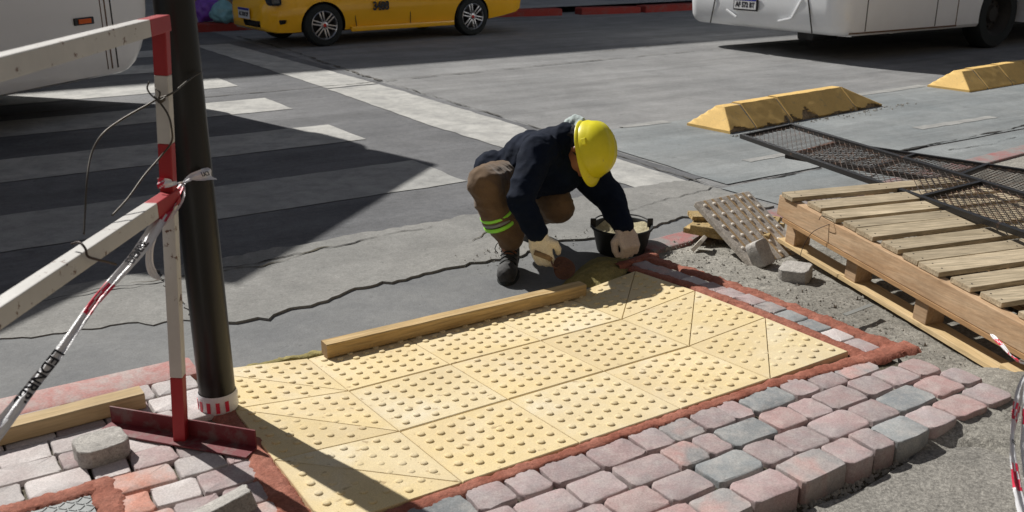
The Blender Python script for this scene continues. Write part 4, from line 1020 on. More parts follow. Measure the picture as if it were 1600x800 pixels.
_ms = _g.n('ShaderNodeMixShader'); _ms.inputs[0].default_value = .12; _g.l(_tr.outputs[0], _ms.inputs[1]); _g.l(_gl.outputs[0], _ms.inputs[2]); _g.l(_ms.outputs[0], _g.t.nodes['Material Output'].inputs['Surface'])
M['clearglass'] = _g.m
M['darkrim'] = plain('dusty_dark_rim', (.03,.028,.025), .7, .2, .4, 12)
# bus at the left edge, seen from its side and rounded rear corner
LB = V((-3.40,9.48,0)); X1 = -V((math.cos(R(73.4)), math.sin(R(73.4)), 0)); Y1 = V((X1.y, -X1.x, 0))
if Y1.x > 0: Y1 = -Y1
lv = [(.33,.42,.04),(.35,.38,.01),(.41,.28,0),(.52,.18,0),(.66,.10,0),(.85,.05,0),(1.1,.02,0),(1.22,.01,0)]
lvr = [(2.5,.0,.0),(2.95,.02,.01),(3.06,.08,.06),(3.1,.3,.25)]
t, q = bus('cream white bus with an orange side marker light at the left edge', LB, X1, Y1, 9.4, 2.5, lv, M['bus_cream'], (2.75,7.6), r0=.32, see_through=True, roof=lvr)
def side_x(px, py):     # where the ray meets the side plane, as a distance along the side
    best = None
    for k in range(0, 4000):
        x = k*.001; p = LB+X1*x
        z = aty(px, py, p.y).z; e = abs(aty(px, py, p.y).x-p.x)
        if best is None or e < best[0]: best = (e, x, z)
    return best[1], best[2]
mx, mz = side_x(130, 33)
for (pxx, mt, wd) in ((167,'rustseam',.012), (176,'seam',.012), (160,'rustseam',.006)):
    sx_, _ = side_x(pxx, 40); mb = MB(); mb.box(q(sx_, -.002, .80), (wd,.006,.82), X1, Y1, ZD); mb.build('panel_seam', M[mt], t)
mb = MB(); mb.box(q(mx, -.006, mz), (.24,.02,.062), X1, Y1, ZD, bev=.008); ho = mb.build('marker_light', M['black'], t)
mb = MB(); mb.box(q(mx, -.018, mz), (.155,.012,.04), X1, Y1, ZD, bev=.005); mb.build('lens', M['orange'], ho)
mb = MB(); mb.box(q(1.45, 1.2, 3.42), (2.6,2.2,.66), X1, Y1, ZD, bev=.05); mb.build('shadow_roof_box', M['bus_cream'], t)  # unseen box added on the roof to lengthen the bus shadow
# bus at the right, rear quarter view
RB = S(8.66,5.10); lv2 = [(.34,.16,.03),(.38,.10,.0),(.46,.05,0),(.7,.02,0),(1.0,0,0),(2.9,.1,.0),(3.1,.2,.1),(3.2,.5,.4)]
t, q = bus('white city bus with rear number plate at the top right', RB, UD, VD, 11.5, 2.82, lv2, M['bus_white'], (3.5,9.3), r0=.26)
for x, mt in ((.5,'seam'),(1.92,'seam'),(2.38,'rustseam')):
    mb = MB(); mb.box(q(x, -.002, .95), (.012,.006,1.12), UD, VD, ZD); mb.build('panel_seam', M[mt], t)
mb = MB(); mb.box(q(1.3,-.001,.375), (2.2,.008,.02), UD, VD, ZD); mb.build('sill_seam', M['rustseam'], t)
def q2(y, z, out=.0): return q(.03-out, y, z)
mb = MB()
mb.beam(q2(.42,.36,.012), q2(.62,1.1,.02), .012, .012, up=UD); mb.build('bumper_seam', M['seam'], t); mb = MB(); mb.beam(q2(2.25,.36,.012), q2(2.1,1.1,.02), .012, .012, up=UD); mb.build('bumper_seam', M['seam'], t)
pc = q2(1.58,.66,.03)
mb = MB(); mb.box(pc, (.44,.18,.02), -VD, ZD, -UD, bev=.006); plh = mb.build('plate_holder', M['black'], t)
mb = MB(); mb.box(pc-UD*.012, (.40,.14,.006), -VD, ZD, -UD); mb.box(pc-UD*.0155+ZD*.056, (.396,.028,.004), -VD, ZD, -UD, mi=1)
text_mesh('AF 572 BT', .092, pc-UD*.017-ZD*.014, -VD, ZD, mb, 2, .001, sx=.86, bold=.0035); mb.build('number_plate', [M['plate'], M['plateblue'], M['tapeblack']], plh)
mb = MB(); mb.beam(q2(.78,.52,.012), q2(.62,.78,.02), .03, .02, up=UD, bev=.008); mb.beam(q2(.78,.52,.012), q2(1.0,.47,.012), .03, .02, up=UD, bev=.008); mb.build('bumper_rib', M['bus_white'], t); mb = MB(); mb.beam(q2(1.75,.47,.012), q2(1.95,.56,.012), .03, .02, up=UD, bev=.008); mb.build('bumper_rib', M['bus_white'], t)
mb = MB(); mb.lathe(q(1.8,-.0,.79), [(.045,0),(.045,.02),(.03,.034),(.001,.036)], 20, -VD); mb.build('side_reflector', M['redlens'], t, smooth=True)
mb = MB(); mb.lathe(q(4.45,-.003,.86), [(.001,.006),(.34,.006),(.34,0)], 40, -VD); mb.build('blue_emblem', M['bluegfx'], t)
mb = MB(); mb.lathe(q(.75,-.003,.98), [(.001,.005),(.2,.005),(.2,0)], 40, -VD); mb.build('blue_emblem', M['bluegfx'], t)
mb = MB(); mb.box(q(.7,.9,.28), (.5,.3,.16), UD, VD, ZD, bev=.05); mb.tube([q(.2,.6,.3), q(.45,.62,.3)], .05, 12); mb.build('exhaust', M['black'], t)

# taxi
def taxi(label, P0, X, Y):
    """P0 ground point below the front axle on the near side; X from front to rear; Y away from the camera"""
    t = thing('taxi', label, 'taxi', P0+X*1.3+Y*.8)
    W = 1.66; q = lambda x, y, z: P0+X*x+Y*(y-.08)+ZD*z
    # stations along the length: (x, belt height, half width factor, sill height)
    st = [(-.86,.40,.50,.34),(-.83,.60,.66,.27),(-.77,.70,.78,.23),(-.66,.76,.87,.205),(-.45,.81,.94,.20),(-.1,.85,.985,.20),(.4,.90,1,.20),(.9,.93,1,.21),(1.5,.945,1,.21),(2.1,.955,1,.21),(2.6,.97,.995,.21),(3.0,.97,.97,.23),(3.3,.96,.96,.27),(3.55,.93,.92,.31),(3.68,.80,.85,.36),(3.71,.60,.76,.42)]
    st2 = []
    for (p, r) in zip(st, st[1:]):
        for k in range(4): st2.append(tuple(p[m]+(r[m]-p[m])*k/4 for m in range(4)))
    st2.append(st[-1]); vs = []
    prof = [(0,.0,-.0),(.86,0,0),(.95,.03,0),(.965,.10,0),(.985,.28,0),(1,.5,0),(.995,.72,0),(.97,.88,0),(.93,.96,0),(.86,1,0),(0,1.03,0)]
    full = prof+[(-p[0], p[1], 0) for p in reversed(prof[1:-1])]; n = len(full)
    for (x, zt, wf, zb) in st2:
        for (yf, zf, _) in full: vs.append(q(x, W/2-yf*wf*W/2, zb+(zt-zb)*zf))
    fs = [(i*n+k, i*n+(k+1)%n, (i+1)*n+(k+1)%n, (i+1)*n+k) for i in range(len(st2)-1) for k in range(n)]
    fs += [tuple(range(n)), tuple((len(st2)-1)*n+k for k in range(n))]
    mb = MB(); mb.add(vs, fs); body = mb.build('body', [M['taxi'], M['black']], t, smooth=True, angle=40)
    cut = MB(); WBs = 2.62
    for wx in (0, WBs):
        for y in (0, W): cut.lathe(q(wx, y-.22 if y else -.3, .29), [(0,0),(.345,0),(.345,.55),(0,.55)], 40, Y)
    # lower grille opening and fog lamp recess
    cut.box(q(-.86, .62, .335), (.16,.56,.09), X, Y, ZD)
    co = cut.build('cutter', M['black']); md = body.modifiers.new('arches', 'BOOLEAN'); md.operation = 'DIFFERENCE'; md.object = co; md.solver = 'EXACT'
    dg = bpy.context.evaluated_depsgraph_get(); me = bpy.data.meshes.new_from_object(body.evaluated_get(dg)); body.modifiers.clear(); body.data = me
    bpy.data.objects.remove(co)
    # cabin
    cb = MB(); sec = [(.35,.93,.80),(1.05,1.36,.62),(1.5,1.42,.60),(2.2,1.40,.60),(2.55,1.33,.62),(3.1,.97,.78)]
    ol = [(x, z) for x, z, w_ in sec]; vs = []
    for (x, z, w_) in sec: vs += [q(x, W/2-w_*W/2, z), q(x, W/2+w_*W/2, z)]
    base = [q(.35, W/2-.83*W/2, .9), q(.35, W/2+.83*W/2, .9), q(3.1, W/2-.83*W/2, .9), q(3.1, W/2+.83*W/2, .9)]
    cb.add(vs+base, [(2*i, 2*i+1, 2*i+3, 2*i+2) for i in range(5)]+[(12,0,2,4,6,8,10,14), (13,15,11,9,7,5,3,1), (12,13,1,0), (14,10,11,15), (12,14,15,13)])
    cb.build('cabin', M['taxi'], t)
    for s_ in (-1, 1):
        yb, yt = W/2+s_*(.815*W/2+.006), W/2+s_*(.625*W/2+.02)
        for (x0, x1, x2, x3) in ((.62,1.55,1.5,1.1),(1.62,2.75,2.45,1.57)):
            g = MB(); g.add([q(x0, yb, .97), q(x1, yb, .97), q(x2, yt, 1.34), q(x3, yt, 1.34)], [(0,1,2,3)]); g.add([q(x0, yb-s_*.02, .97), q(x1, yb-s_*.02, .97), q(x2, yt-s_*.02, 1.34), q(x3, yt-s_*.02, 1.34)], [(0,1,2,3)]); g.build('side_window', M['glass'], t)
    for wx in (0, WBs):
        for y in (0, W):
            s_ = 1 if y else -1; c = q(wx, y+(-.09 if y else .09), .302); ax_ = Y*s_; u1 = ZD; u2 = ax_.cross(u1)
            wm = MB(); wm.lathe(c, [(.2,-.09),(.28,-.09),(.3,-.06),(.303,0),(.3,.06),(.285,.085),(.25,.092),(.208,.088),(.2,.06)], 44, ax_); wh = wm.build('wheel', M['tyre'], t, smooth=True, angle=40)
            rm = MB(); rm.lathe(c, [(.205,.085),(.198,.09),(.19,.08),(.188,-.04)], 44, ax_)
            for k in range(6):
                a = k*math.pi/3+.25; d = u1*math.cos(a)+u2*math.sin(a); e = ax_.cross(d)
                for o_ in (-.024,.024): rm.beam(c+d*.03+e*o_*.7+ax_*.07, c+d*.195+e*o_*1.15+ax_*.078, .02, .022, up=ax_, bev=.004)
            rm.lathe(c, [(.055,.04),(.055,.078),(.045,.085),(.001,.086)], 20, ax_)
            rim = rm.build('rim', M['alloy'], wh, smooth=True, angle=35)
            hc = MB(); hc.lathe(c, [(.026,.08),(.026,.09),(.001,.092)], 16, ax_); hc.build('hub_badge', M['redlens'], wh)
            bd = MB(); bd.lathe(c, [(.19,-.03),(.001,-.03)], 32, ax_); bd.build('brake_disc', M['black'], wh)
    y0 = W/2-W/2
    for (x0, z0, x1, z1) in ((.52,.25,.46,.9),(1.45,.25,1.47,.92),(2.30,.3,2.5,.93),(.52,.245,2.28,.245)):
        s_ = MB(); s_.beam(q(x0, y0+.012-.01*(z0 > .4), z0), q(x1, y0+.02, z1), .006, .01, up=X if abs(x1-x0) < 1 else ZD); s_.build('door_seam', M['seam'], t)
    sk = MB(); sk.beam(q(.42,-.0,.225), q(2.24,-.0,.225), .06, .075, bev=.02); sk.build('sill', M['taxi'], t)
    mb = MB(); text_mesh('3488', .17, q(.93,-.02,.535), X, ZD, mb, 0, .004, sx=.8, bold=.007); mb.build('number', M['tapeblack'], t)
    # front details
    mb = MB(); mb.box(q(-.76,.80,.345), (.1,.62,.085), X, Y, ZD); mb.build('lower_grille', M['black'], t)
    mb = MB(); pts = [q(-.845,.50,.40), q(-.60,.065,.40), q(-.61,.10,.345), q(-.70,.24,.31), q(-.80,.36,.31)]
    pts = [p-X*.012-Y*.012 for p in pts]; mb.add(pts+[p+X*.05 for p in pts], [(0,1,2,3,4),(5,6,7,8,9),(0,1,6,5),(1,2,7,6),(2,3,8,7),(3,4,9,8),(4,0,5,9)]); fg = mb.build('fog_recess', M['black'], t)
    mb = MB(); mb.lathe(q(-.745,.22,.355), [(.035,0),(.035,.012),(.001,.016)], 16, (-X-Y).normalized()); mb.build('fog_lamp', M['darkrim'], fg)
    pc = q(-.885,.80,.47); nX = -X
    mb = MB(); mb.box(pc, (.40,.15,.008), -Y, ZD, nX); mb.box(pc-X*.006+ZD*.058, (.396,.032,.004), -Y, ZD, nX, mi=1); text_mesh('AC 018 DP', .085, pc-X*.007-ZD*.015, -Y, ZD, mb, 2, .001, sx=.85, bold=.003)
    mb.build('number_plate', [M['plate'], M['plateblue'], M['tapeblack']], t)
    for y in (.16, W-.16):
        mb = MB(); mb.box(q(-.70,y,.66), (.16,.26,.13), X, Y, ZD, bev=.04); mb.build('headlight', M['glass'], t)
    for y in (.12, W-.12):
        mb = MB(); mb.box(q(3.6,y,.80), (.1,.2,.2), X, Y, ZD, bev=.03); mb.build('tail_light', M['redlens'], t)
a1, b1 = AB(at(506,72,0)); a2, b2 = AB(at(750,54,0))
XT = (S(a2,b2)-S(a1,b1)).normalized(); YT = ZD.cross(XT)
taxi('yellow taxi with door number 3488 parked along the far side of the street', S(a1,b1), XT, YT)

# ------------------------------------------------------------------ rubbish bags on the far kerb
def blob_bag(name, label, c, d, mat, seed):
    bm = bmesh.new(); bmesh.ops.create_icosphere(bm, subdivisions=4, radius=1)
    for v in bm.verts:
        p = v.co.copy(); k = 1+.22*noise.noise(p*2.2+V((seed,0,0)))+.10*abs(noise.noise(p*6+V((seed,3,0))))+.05*noise.noise(p*14)
        v.co = V((p.x*d[0], p.y*d[1], max(p.z, -.75)*d[2]))*k
        if p.z > .8: v.co.z += .25*d[2]*(p.z-.8)*5
    zmin = min(v.co.z for v in bm.verts); bm.verts.index_update(); mb = MB()
    mb.add([V(c)+v.co-V((0,0,zmin)) for v in bm.verts], [tuple(v.index for v in f.verts) for f in bm.faces]); bm.free()
    return meta(mb.build(name, mat, smooth=True), label, 'rubbish bag', 'rubbish bags on the far kerb')
blob_bag('rubbish_bag', 'full purple plastic bag on the far sidewalk beyond the pole', at(321,37,.12)+V((0,.25,0)), (.24,.2,.24), M['bagp'], 1)
blob_bag('rubbish_bag', 'tied teal plastic bag in front of the taxi on the far sidewalk', at(346,38,.12)+V((0,.2,0)), (.23,.2,.18), M['bagt'], 5)
mb = MB(); c = at(335,10,.12)+V((0,.5,0)); mb.box(c+V((0,0,.1)), (1.1,.35,.18), bev=.02); meta(mb.build('cardboard_box', M['wood_end']), 'flat brown cardboard box behind the rubbish bags', 'box')

# ------------------------------------------------------------------ building across the street (its eaves shade the far lane)
FB = 21.2; H_ = 11.85
t = thing('brick_building', 'three storey plastered building across the street behind the taxi', 'building', S(10,FB,.12))
mb = MB(); mb.box(S(5,FB+5,H_/2+.1), (70,10,H_), UD, VD, ZD); mb.build('wall', M['facade'], t)
mb = MB(); mb.box(S(5,FB-.1,H_), (70.6,.5,.25), UD, VD, ZD); mb.build('cornice', M['farwalk'], t)
for i in range(-8, 13):
    for z in (1.9, 5.4, 8.8):
        mb = MB(); mb.box(S(i*3.2,FB-.02,z+.0), (1.5,.08,2.0 if z > 3 else 2.9), UD, VD, ZD); w_ = mb.build('window', M['darkrim'], t)
        mb = MB(); mb.box(S(i*3.2,FB-.062,z+.0), (1.34,.02,1.84 if z > 3 else 2.7), UD, VD, ZD); mb.build('pane', M['glass'], w_)

t = thing('bounce_building', 'unseen plastered building on the near side, added to bounce light', 'building', S(2,-8.2,.1))  # unseen building, added so its facade throws light back onto the vehicles
mb = MB(); mb.box(S(4,-13,5), (44,9.6,10), UD, VD, ZD); mb.build('wall', M['facade2'], t)
for i in range(-5, 8):
    for z in (1.7, 5.6):
        mb = MB(); mb.box(S(i*3.2+1,-8.17,z), (1.9,.06,2.3), UD, VD, ZD); w_ = mb.build('window', M['darkrim'], t)
        mb = MB(); mb.box(S(i*3.2+1,-8.135,z), (1.7,.02,2.1), UD, VD, ZD); mb.build('pane', M['glass'], w_)
# ------------------------------------------------------------------ bucket
bc = at(972,358,.25); tl = at(938,394,0)
BC = V((.56,4.60,.004))
t = thing('mortar_bucket', 'black rubber bucket of pale mortar standing behind the ramp corner', 'bucket', BC)
mb = MB(); mb.lathe(BC, [(.001,.0),(.12,.0),(.125,.01),(.147,.115),(.155,.122),(.160,.13),(.156,.137),(.149,.136),(.142,.115),(.13,.05),(.001,.04)], 48)
mb.build('pail', M['bucketm'], t, smooth=True, angle=45)
mb = MB(); vs = []; n = 40
for r_ in range(10):
    for k in range(n):
        a = 2*math.pi*k/n; rr = .138*r_/9; p = V((math.cos(a)*rr, math.sin(a)*rr, .082+.03*noise.noise(V((math.cos(a)*rr*9, math.sin(a)*rr*9, 2)))+(.035*(rr/.132)**3)))
        vs.append(BC+p)
mb.add(vs, [(i*n+k, i*n+(k+1)%n, (i+1)*n+(k+1)%n, (i+1)*n+k) for i in range(9) for k in range(n)]); mb.build('mortar', M['palemortar'], t, smooth=True)
mb = MB(); mb.box(BC+V((-.145,.02,.142)), (.03,.012,.05), bev=.005); mb.box(BC+V((.145,.02,.142)), (.03,.012,.05), bev=.005)
mb.tube(path([BC+V((-.15,.02,.15)), BC+V((-.1,.13,.148)), BC+V((0,.168,.146)), BC+V((.1,.13,.148)), BC+V((.15,.02,.15))]), .004, 8); mb.build('handle', M['black'], t, smooth=True, angle=40)
# ------------------------------------------------------------------ worker
def sphere_pts(mb, c, r, X=V((1,0,0)), Y=V((0,1,0)), Z=V((0,0,1)), sub=2):
    bm = bmesh.new(); bmesh.ops.create_icosphere(bm, subdivisions=sub, radius=1); bm.verts.index_update()
    rr = r if isinstance(r, (tuple, list)) else (r, r, r)
    mb.add([V(c)+X*v.co.x*rr[0]+Y*v.co.y*rr[1]+Z*v.co.z*rr[2] for v in bm.verts], [tuple(v.index for v in f.verts) for f in bm.faces]); bm.free()
def caps(mb, pts, rs, step=.35):
    for (p, q_, r0, r1) in zip(pts, pts[1:], rs, rs[1:]):
        p, q_ = V(p), V(q_); k = max(2, int((q_-p).length/(min(r0, r1)*step)))
        for j in range(k+1): f = j/k; sphere_pts(mb, p.lerp(q_, f), r0+(r1-r0)*f)
def organic(mb, name, mat, parent, voxel=.007, smooth=6, fold=0, fscale=14, stretch=(1,1,1), seed=0, keep=None):
    tmp = mb.build('tmp', mat)
    rm = tmp.modifiers.new('r', 'REMESH'); rm.mode = 'VOXEL'; rm.voxel_size = voxel
    sm = tmp.modifiers.new('s', 'SMOOTH'); sm.iterations = smooth; sm.factor = .6
    dg = bpy.context.evaluated_depsgraph_get(); me = bpy.data.meshes.new_from_object(tmp.evaluated_get(dg)); loc = tmp.location.copy()
    bpy.data.objects.remove(tmp)
    root = WL[parent]
    co = [v.co+loc for v in me.vertices]
    if fold:
        new = []
        for v, w_ in zip(me.vertices, co):
            s_ = V((w_.x*stretch[0], w_.y*stretch[1], w_.z*stretch[2]))*fscale
            r_ = 1-abs(noise.noise(s_+V((seed,0,0))))*2.4
            r2 = 1-abs(noise.noise(s_*2.1+V((seed,7,0))))*2.4
            new.append(w_+v.normal*fold*(r_*.8+r2*.35-.2))
        co = new
    for v, w_ in zip(me.vertices, co): v.co = w_-root
    me.polygons.foreach_set('use_smooth', [True]*len(me.polygons))
    me.materials.clear(); me.materials.append(mat); me.name = name
    o = bpy.data.objects.new(name, me); C.objects.link(o); o.parent = parent; WL[o] = root; return o
FR = at(790,436,.0); FR.z = .004     # the boot that stands in the gutter
per = thing('person', 'worker in yellow hard hat, navy sweater and brown trousers squatting to trowel mortar', 'person', V((FR.x+.15, 4.4, 0)))
kn = aty(757,287,4.20); ank = aty(797,388,4.26); ank.z = .11; hipR = aty(790,285,4.60); hipL = hipR+V((.17,.09,-.01))
knL = aty(872,322,4.42); ankL = V((.05,4.86,.13)); toeL = V((.12,4.74,.035))
pel = (hipR+hipL)/2; chest = aty(858,252,4.46); shR = aty(838,240,4.27); shL = aty(920,272,4.50); neck = aty(884,216,4.42)
elR = aty(812,312,4.10); wrR = aty(840,366,4.06); elL = aty(952,308,4.45); wrL = aty(974,356,4.27)
HC = aty(936,230,4.34)       # hard hat centre
cax = V((.80,-.42,.34)).normalized(); fax = V((-.1,-.35,-.93)); fax = (fax-cax*fax.dot(cax)).normalized(); sax = cax.cross(fax)
HD = HC-cax*.055
# body: one continuous skin mesh under the clothes
mb = MB()
caps(mb, [pel, (pel+chest)/2+V((0,.02,.03)), chest, neck], [.10,.10,.09,.035]); caps(mb, [neck, HD-cax*.02], [.04,.055])
sphere_pts(mb, HD+cax*.01, (.085,.1,.075), cax, fax, sax, 3); sphere_pts(mb, HD-cax*.08+fax*.03-sax*.0, (.08,.07,.062), cax, fax, sax, 3)
sphere_pts(mb, HD-cax*.055+fax*.1, (.022,.018,.013), cax, fax, sax, 2); sphere_pts(mb, HD-cax*.10+fax*.085, (.018,.012,.024), cax, fax, sax, 2)
for s_ in (-1, 1): sphere_pts(mb, HD-cax*.03+sax*s_*.078, (.03,.018,.01), cax, fax, sax, 2)
caps(mb, [shR, elR, wrR], [.045,.036,.026]); caps(mb, [shL, elL, wrL], [.045,.036,.026]); caps(mb, [neck, shR], [.03,.03]); caps(mb, [neck, shL], [.03,.03])
caps(mb, [hipR, kn, ank], [.075,.05,.035]); caps(mb, [hipL, knL, ankL], [.075,.05,.035]); caps(mb, [hipR, hipL], [.08,.08])
body = organic(mb, 'body', M['skin'], per, .008, 3)
# head covering under the hat
mb = MB(); sphere_pts(mb, HD-cax*.005-fax*.03, (.09,.09,.083), cax, fax, sax, 3); caps(mb, [HD-fax*.06-cax*.03, neck], [.07,.068]); organic(mb, 'hair', M['hair'], per, .007, 4, .003, 20)
mb = MB(); hq = [aty(884,207,4.47), aty(889,194,4.47), aty(899,188,4.45), aty(908,191,4.42), aty(902,203,4.40), aty(896,214,4.40)]
caps(mb, hq, [.022,.026,.027,.024,.02,.014])
organic(mb, 'hood', M['hood'], per, .005, 2, .005, 26)
# jacket
mb = MB()
caps(mb, [pel+V((-.02,.02,.03)), (pel+chest)/2+V((-.02,.04,.05)), chest+V((0,.03,.0)), (chest+neck)/2+V((0,.01,0)), neck], [.15,.15,.15,.115,.074])
caps(mb, [pel+V((-.14,.0,.05)), pel+V((.10,.06,.02))], [.11,.12]); caps(mb, [shR+V((.03,.08,-.03)), shL+V((-.06,.10,.0))], [.1,.09]); caps(mb, [(pel+chest)/2+V((.03,-.06,-.02)), chest+V((.05,-.04,-.03))], [.11,.12])
caps(mb, [shR+V((.02,.04,0)), shR, elR, wrR+(elR-wrR)*.05], [.09,.083,.062,.05]); caps(mb, [shL, shL+(elL-shL)*.5, elL, wrL+(elL-wrL)*.05], [.09,.085,.075,.052])
organic(mb, 'jacket', M['navy'], per, .008, 5, .008, 8, (1.2,1,1.5), 3)
mb = MB(); caps(mb, [wrR+(elR-wrR)*.12, wrR], [.044,.041]); organic(mb, 'cuff', M['navy'], per, .006, 2, .001, 30)
mb = MB(); caps(mb, [wrL+(elL-wrL)*.12, wrL], [.044,.041]); organic(mb, 'cuff', M['navy'], per, .006, 2, .001, 30)
# trousers
mb = MB()
caps(mb, [hipR, hipR+(kn-hipR)*.5+V((0,0,.01)), kn, kn+(ank-kn)*.45, ank+V((0,0,.09)), ank+V((0,0,.065))], [.115,.098,.082,.076,.07,.06])
caps(mb, [hipL, (hipL+knL)/2, knL, knL+(ankL-knL)*.5, ankL+V((0,0,.03))], [.115,.1,.082,.075,.06]); caps(mb, [hipR, hipL], [.125,.125])
organic(mb, 'trousers', M['khaki'], per, .008, 5, .008, 9, (1,1,1.6), 5)
# reflective bands on the trouser legs
def band(p, q_, f, r, wd, mat, nm):
    d = (q_-p).normalized(); c = p.lerp(q_, f); m_ = MB(); prof = [(r-.004,-wd/2),(r,-wd/2+.001),(r+.0015,0),(r,wd/2-.001),(r-.004,wd/2)]; m_.lathe(c, prof, 40, d); m_.build(nm, mat, per, smooth=True)
for (p, q_, r) in ((kn, ank, .0765), (knL, ankL, .081)):
    band(p, q_, .44, r, .016, M['hivis'], 'reflective_band'); band(p, q_, .505, r-.001, .016, M['silver'], 'reflective_band'); band(p, q_, .57, r-.001, .02, M['hivis'], 'reflective_band')
# boots
def boot(heel, toe, anklep):
    d = (toe-heel); d.z = 0; L = d.length; d.normalize(); s_ = ZD.cross(d); b0 = V((heel.x, heel.y, .0))
    bo = MB(); 
    caps(bo, [b0+d*.045+ZD*.05, b0+d*.12+ZD*.05, b0+d*(L-.075)+ZD*.046, b0+d*(L-.045)+ZD*.046], [.042,.045,.05,.048]); caps(bo, [b0+d*.06+ZD*.06, b0+d*.065+ZD*.125], [.047,.047]); caps(bo, [b0+d*.09+ZD*.09, b0+d*.15+ZD*.07], [.045,.04])
    o = organic(bo, 'boot', M['boot'], per, .006, 3, .0015, 25)
    sm_ = MB(); pts = []
    for k in range(32):
        a = 2*math.pi*k/32; wv = .052 if math.cos(a) > 0 else .042; pts.append(b0+d*(L/2+math.cos(a)*(L/2-.002))+s_*math.sin(a)*wv*(1+.1*math.cos(a)))
    sm_.add([p+ZD*.003 for p in pts]+[p+ZD*.028 for p in pts], [(i, (i+1)%32, 32+(i+1)%32, 32+i) for i in range(32)]+[tuple(range(32)), tuple(32+i for i in range(32))]); sm_.build('sole', M['tyre'], o)
    lc = MB()
    for k in range(5):
        c = b0+d*(.115+.02*k)+ZD*(.145-.0135*k); lc.tube(path([c-s_*.038-ZD*.014, c-s_*.01+ZD*.008+d*.004, c+s_*.02+ZD*.006+d*.01, c+s_*.04-ZD*.014]), .0035, 6)
    lc.tube(path([b0+d*.09+ZD*.14, b0+d*.09+ZD*.15-s_*.05, b0+d*.10+ZD*.12-s_*.07, b0+d*.11+ZD*.10-s_*.055]), .0022, 6)
    lc.build('laces', M['tyre'], o, smooth=True)
bt = at(790,449,0); bh = at(803,402,0); dbt = (bt-bh).normalized(); bh = bt-dbt*.30
boot(bh, bt, ank); boot(ankL-V((.05,-.08,.11)), ankL-V((.05,-.08,.11))+V((.12,-.24,0)), ankL)
# hard hat
hat = MB(); vs = []; nA, nB = 48, 14
def hatp(th, ph):
    cf = 1.0
    r = V((0,0,0)); k = math.cos(ph)**.85*(1.035 if ph < .2 else 1); x = math.cos(th); y = math.sin(th)
    ridge = .006*max(0, 1-abs(y*.112*math.cos(ph))/.012)+.0035*max(0, 1-abs(abs(y*.112*math.cos(ph))-.035)/.008)
    return HD+fax*(.135*x*k)+sax*(.115*y*k)+cax*(.012+.118*math.sin(ph)**.9+ridge*(math.sin(ph) > .25))
for j in range(nB+1):
    ph = math.pi/2*j/nB
    for i in range(nA): vs.append(hatp(2*math.pi*i/nA, ph))
hat.add(vs, [(j*nA+i, j*nA+(i+1)%nA, (j+1)*nA+(i+1)%nA, (j+1)*nA+i) for j in range(nB) for i in range(nA)])
vs = []
for (e, h) in ((0,.013),(.35,.010),(.8,.003),(1,-.001),(1.0,-.005),(.6,-.002),(0,.006)):
    for i in range(nA):
        th = 2*math.pi*i/nA; x, y = math.cos(th), math.sin(th); ext = .013+.026*max(0, x)**2.2
        dip = -.014*max(0, x)**2*e
        vs.append(HD+fax*(.135*x+ext*e*x)+sax*(.115*y+ext*e*y*.8)+cax*(h+dip))
hat.add(vs, [(j*nA+i, j*nA+(i+1)%nA, (j+1)*nA+(i+1)%nA, (j+1)*nA+i) for j in range(6) for i in range(nA)])
ho = hat.build('hard_hat', M['helmet'], per, smooth=True, angle=50)
sl_ = MB()
for s_ in (-1,): sl_.box(HD+sax*s_*.112+cax*.035-fax*.01, (.03,.035,.012), cax, fax, sax, bev=.004)
sl_.build('slot', M['helmet'], ho)
hm = MB()
for (a, b_) in ((.25,.02),(.15,.045),(.35,.05)): 
    p = hatp(a*6, math.pi/2*(.62+b_)); hm.lathe(p, [(.004,0),(.003,.001),(.0002,.0012)], 8, cax)
hm.build('scuff', M['black'], ho)
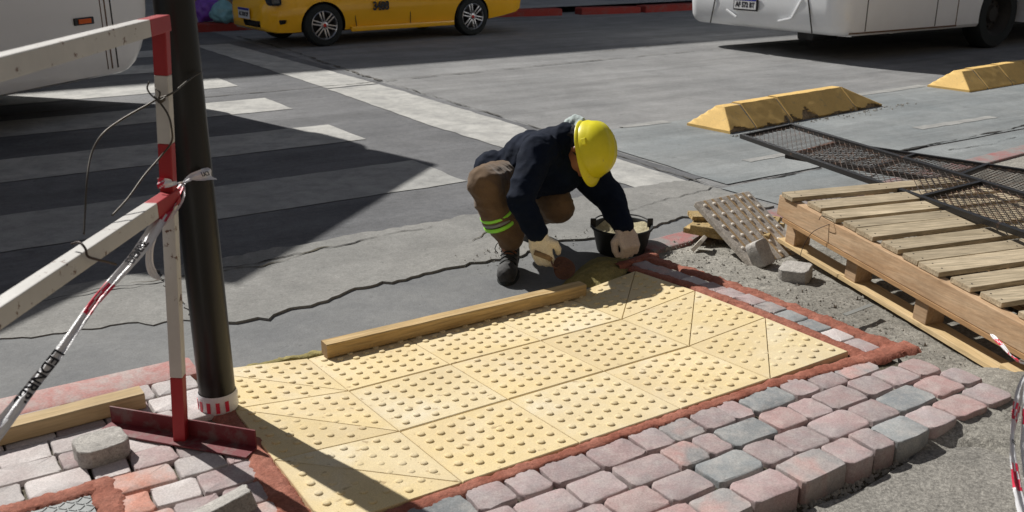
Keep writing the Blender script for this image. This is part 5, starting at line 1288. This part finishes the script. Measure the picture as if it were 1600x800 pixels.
# gloved hands
def hand(name, wrist, fw, up, curls, mat, thumb, spread=.008, scale=1.0, tips=None):
    fw = fw.normalized(); up = (up-fw*up.dot(fw)).normalized(); sd_ = fw.cross(up)*thumb   # sd_ points to the thumb side
    s_ = scale; m_ = MB()
    for k in range(4):
        o_ = (1.5-k)*.0205*s_; base = wrist+fw*.088*s_+sd_*o_
        caps(m_, [wrist+sd_*o_*.6, wrist+fw*.045*s_+sd_*o_, base], [.021*s_,.0185*s_,.0145*s_])
        L = [.040,.045,.042,.034][k]*s_; d = fw.copy(); p = base; ps = [p]; rs = [.0135*s_]
        for jn in range(3):
            ang = curls[jn]; d = (d*math.cos(ang)-up*math.sin(ang)).normalized(); up_ = up
            # rotate the local frame with the joint
            nu = d.cross(sd_).normalized(); up_l = nu if nu.dot(up) > -2 else nu
            p = p+d*L*(1,.75,.6)[jn]; ps.append(p); rs.append((.0125,.0115,.010)[jn]*s_)
            up = up  # palm normal kept for the hand; curl accumulates below
            curl_axis = sd_
            fwd = d
            # next joint bends around the same axis
            d = fwd
            fw_l = d; 
            up_tmp = (up-d*up.dot(d))
            if up_tmp.length > 1e-4: pass
            # accumulate by rotating direction
            curls_acc = curls[min(jn+1, 2)]
            d = Matrix.Rotation(0, 3, curl_axis) @ d
            # store rotated "up" for next joint
            rot = Matrix.Rotation(0, 3, curl_axis); up_k = rot @ up
        caps(m_, ps, rs)
    b0 = wrist+fw*.03*s_+sd_*.024*s_; b1 = b0+(sd_*.8+fw*.5-up*.35).normalized()*.042*s_; b2 = b1+(fw*.9+sd_*.05-up*.55).normalized()*.034*s_; b3 = b2+(fw*.7-sd_*.35-up*.6).normalized()*.026*s_
    caps(m_, [b0, b1, b2, b3], [.021*s_,.0165*s_,.0145*s_,.012*s_])
    caps(m_, [wrist-fw*.03*s_, wrist+fw*.01*s_], [.03*s_,.03*s_])
    return organic(m_, name, mat, per, .0038, 2, .0014, 45)
hand('glove', wrR, V((.22,-.1,-.95)), V((-.35,-.9,.1)), (.5,.8,1.0), M['glove'], -1, scale=1.12)
hand('glove', wrL, V((.22,-.42,-.55)), V((.25,-.85,.45)), (1.1,2.0,2.7), M['gloved'], 1, scale=1.1)
# trowel held in the near hand
tc = aty(881,419,4.02); hg = wrR+V((.03,-.02,-.10))
t = thing('trowel', 'round brown mason trowel held in the worker hand above the mortar', 'trowel', tc)
mb = MB(); nrm = V((.25,-.75,.6)).normalized(); u1 = V((1,.25,-.1)); u1 = (u1-nrm*u1.dot(nrm)).normalized(); u2 = nrm.cross(u1); pts = []
for k in range(28):
    a = 2*math.pi*k/28; r_ = .052*(1+.06*math.cos(3*a)); pts.append(tc+u1*math.cos(a)*r_+u2*math.sin(a)*r_*1.05)
mb.add([p+nrm*.0015 for p in pts]+[p-nrm*.0015 for p in pts], [tuple(range(28)), tuple(range(55, 27, -1))]+[(i, (i+1)%28, 28+(i+1)%28, 28+i) for i in range(28)])
for k in range(30):
    a = random.uniform(0, 6.28); r_ = .04*random.random()**.5; sphere_pts(mb, tc+u1*math.cos(a)*r_+u2*math.sin(a)*r_+nrm*.003, (.01,.01,.004), u1, u2, nrm, 1)
mb.build('blade', M['trowel'], t, smooth=True, angle=50)
mb = MB(); mb.tube(path([tc-u1*.035+nrm*.004, tc-u1*.055+nrm*.02, hg+V((.03,-.01,-.012))]), .004, 8); mb.build('tang', M['rusty'], t, smooth=True)
mb = MB(); dh = (hg+V((.03,-.01,-.012))-(tc-u1*.055+nrm*.02)).normalized(); mb.tube([hg+V((.03,-.01,-.012)), hg+V((.02,-.01,0)), hg-V((.045,0,-.02))], [.012,.014,.012], 12); mb.build('handle', M['wood_end'], t, smooth=True)
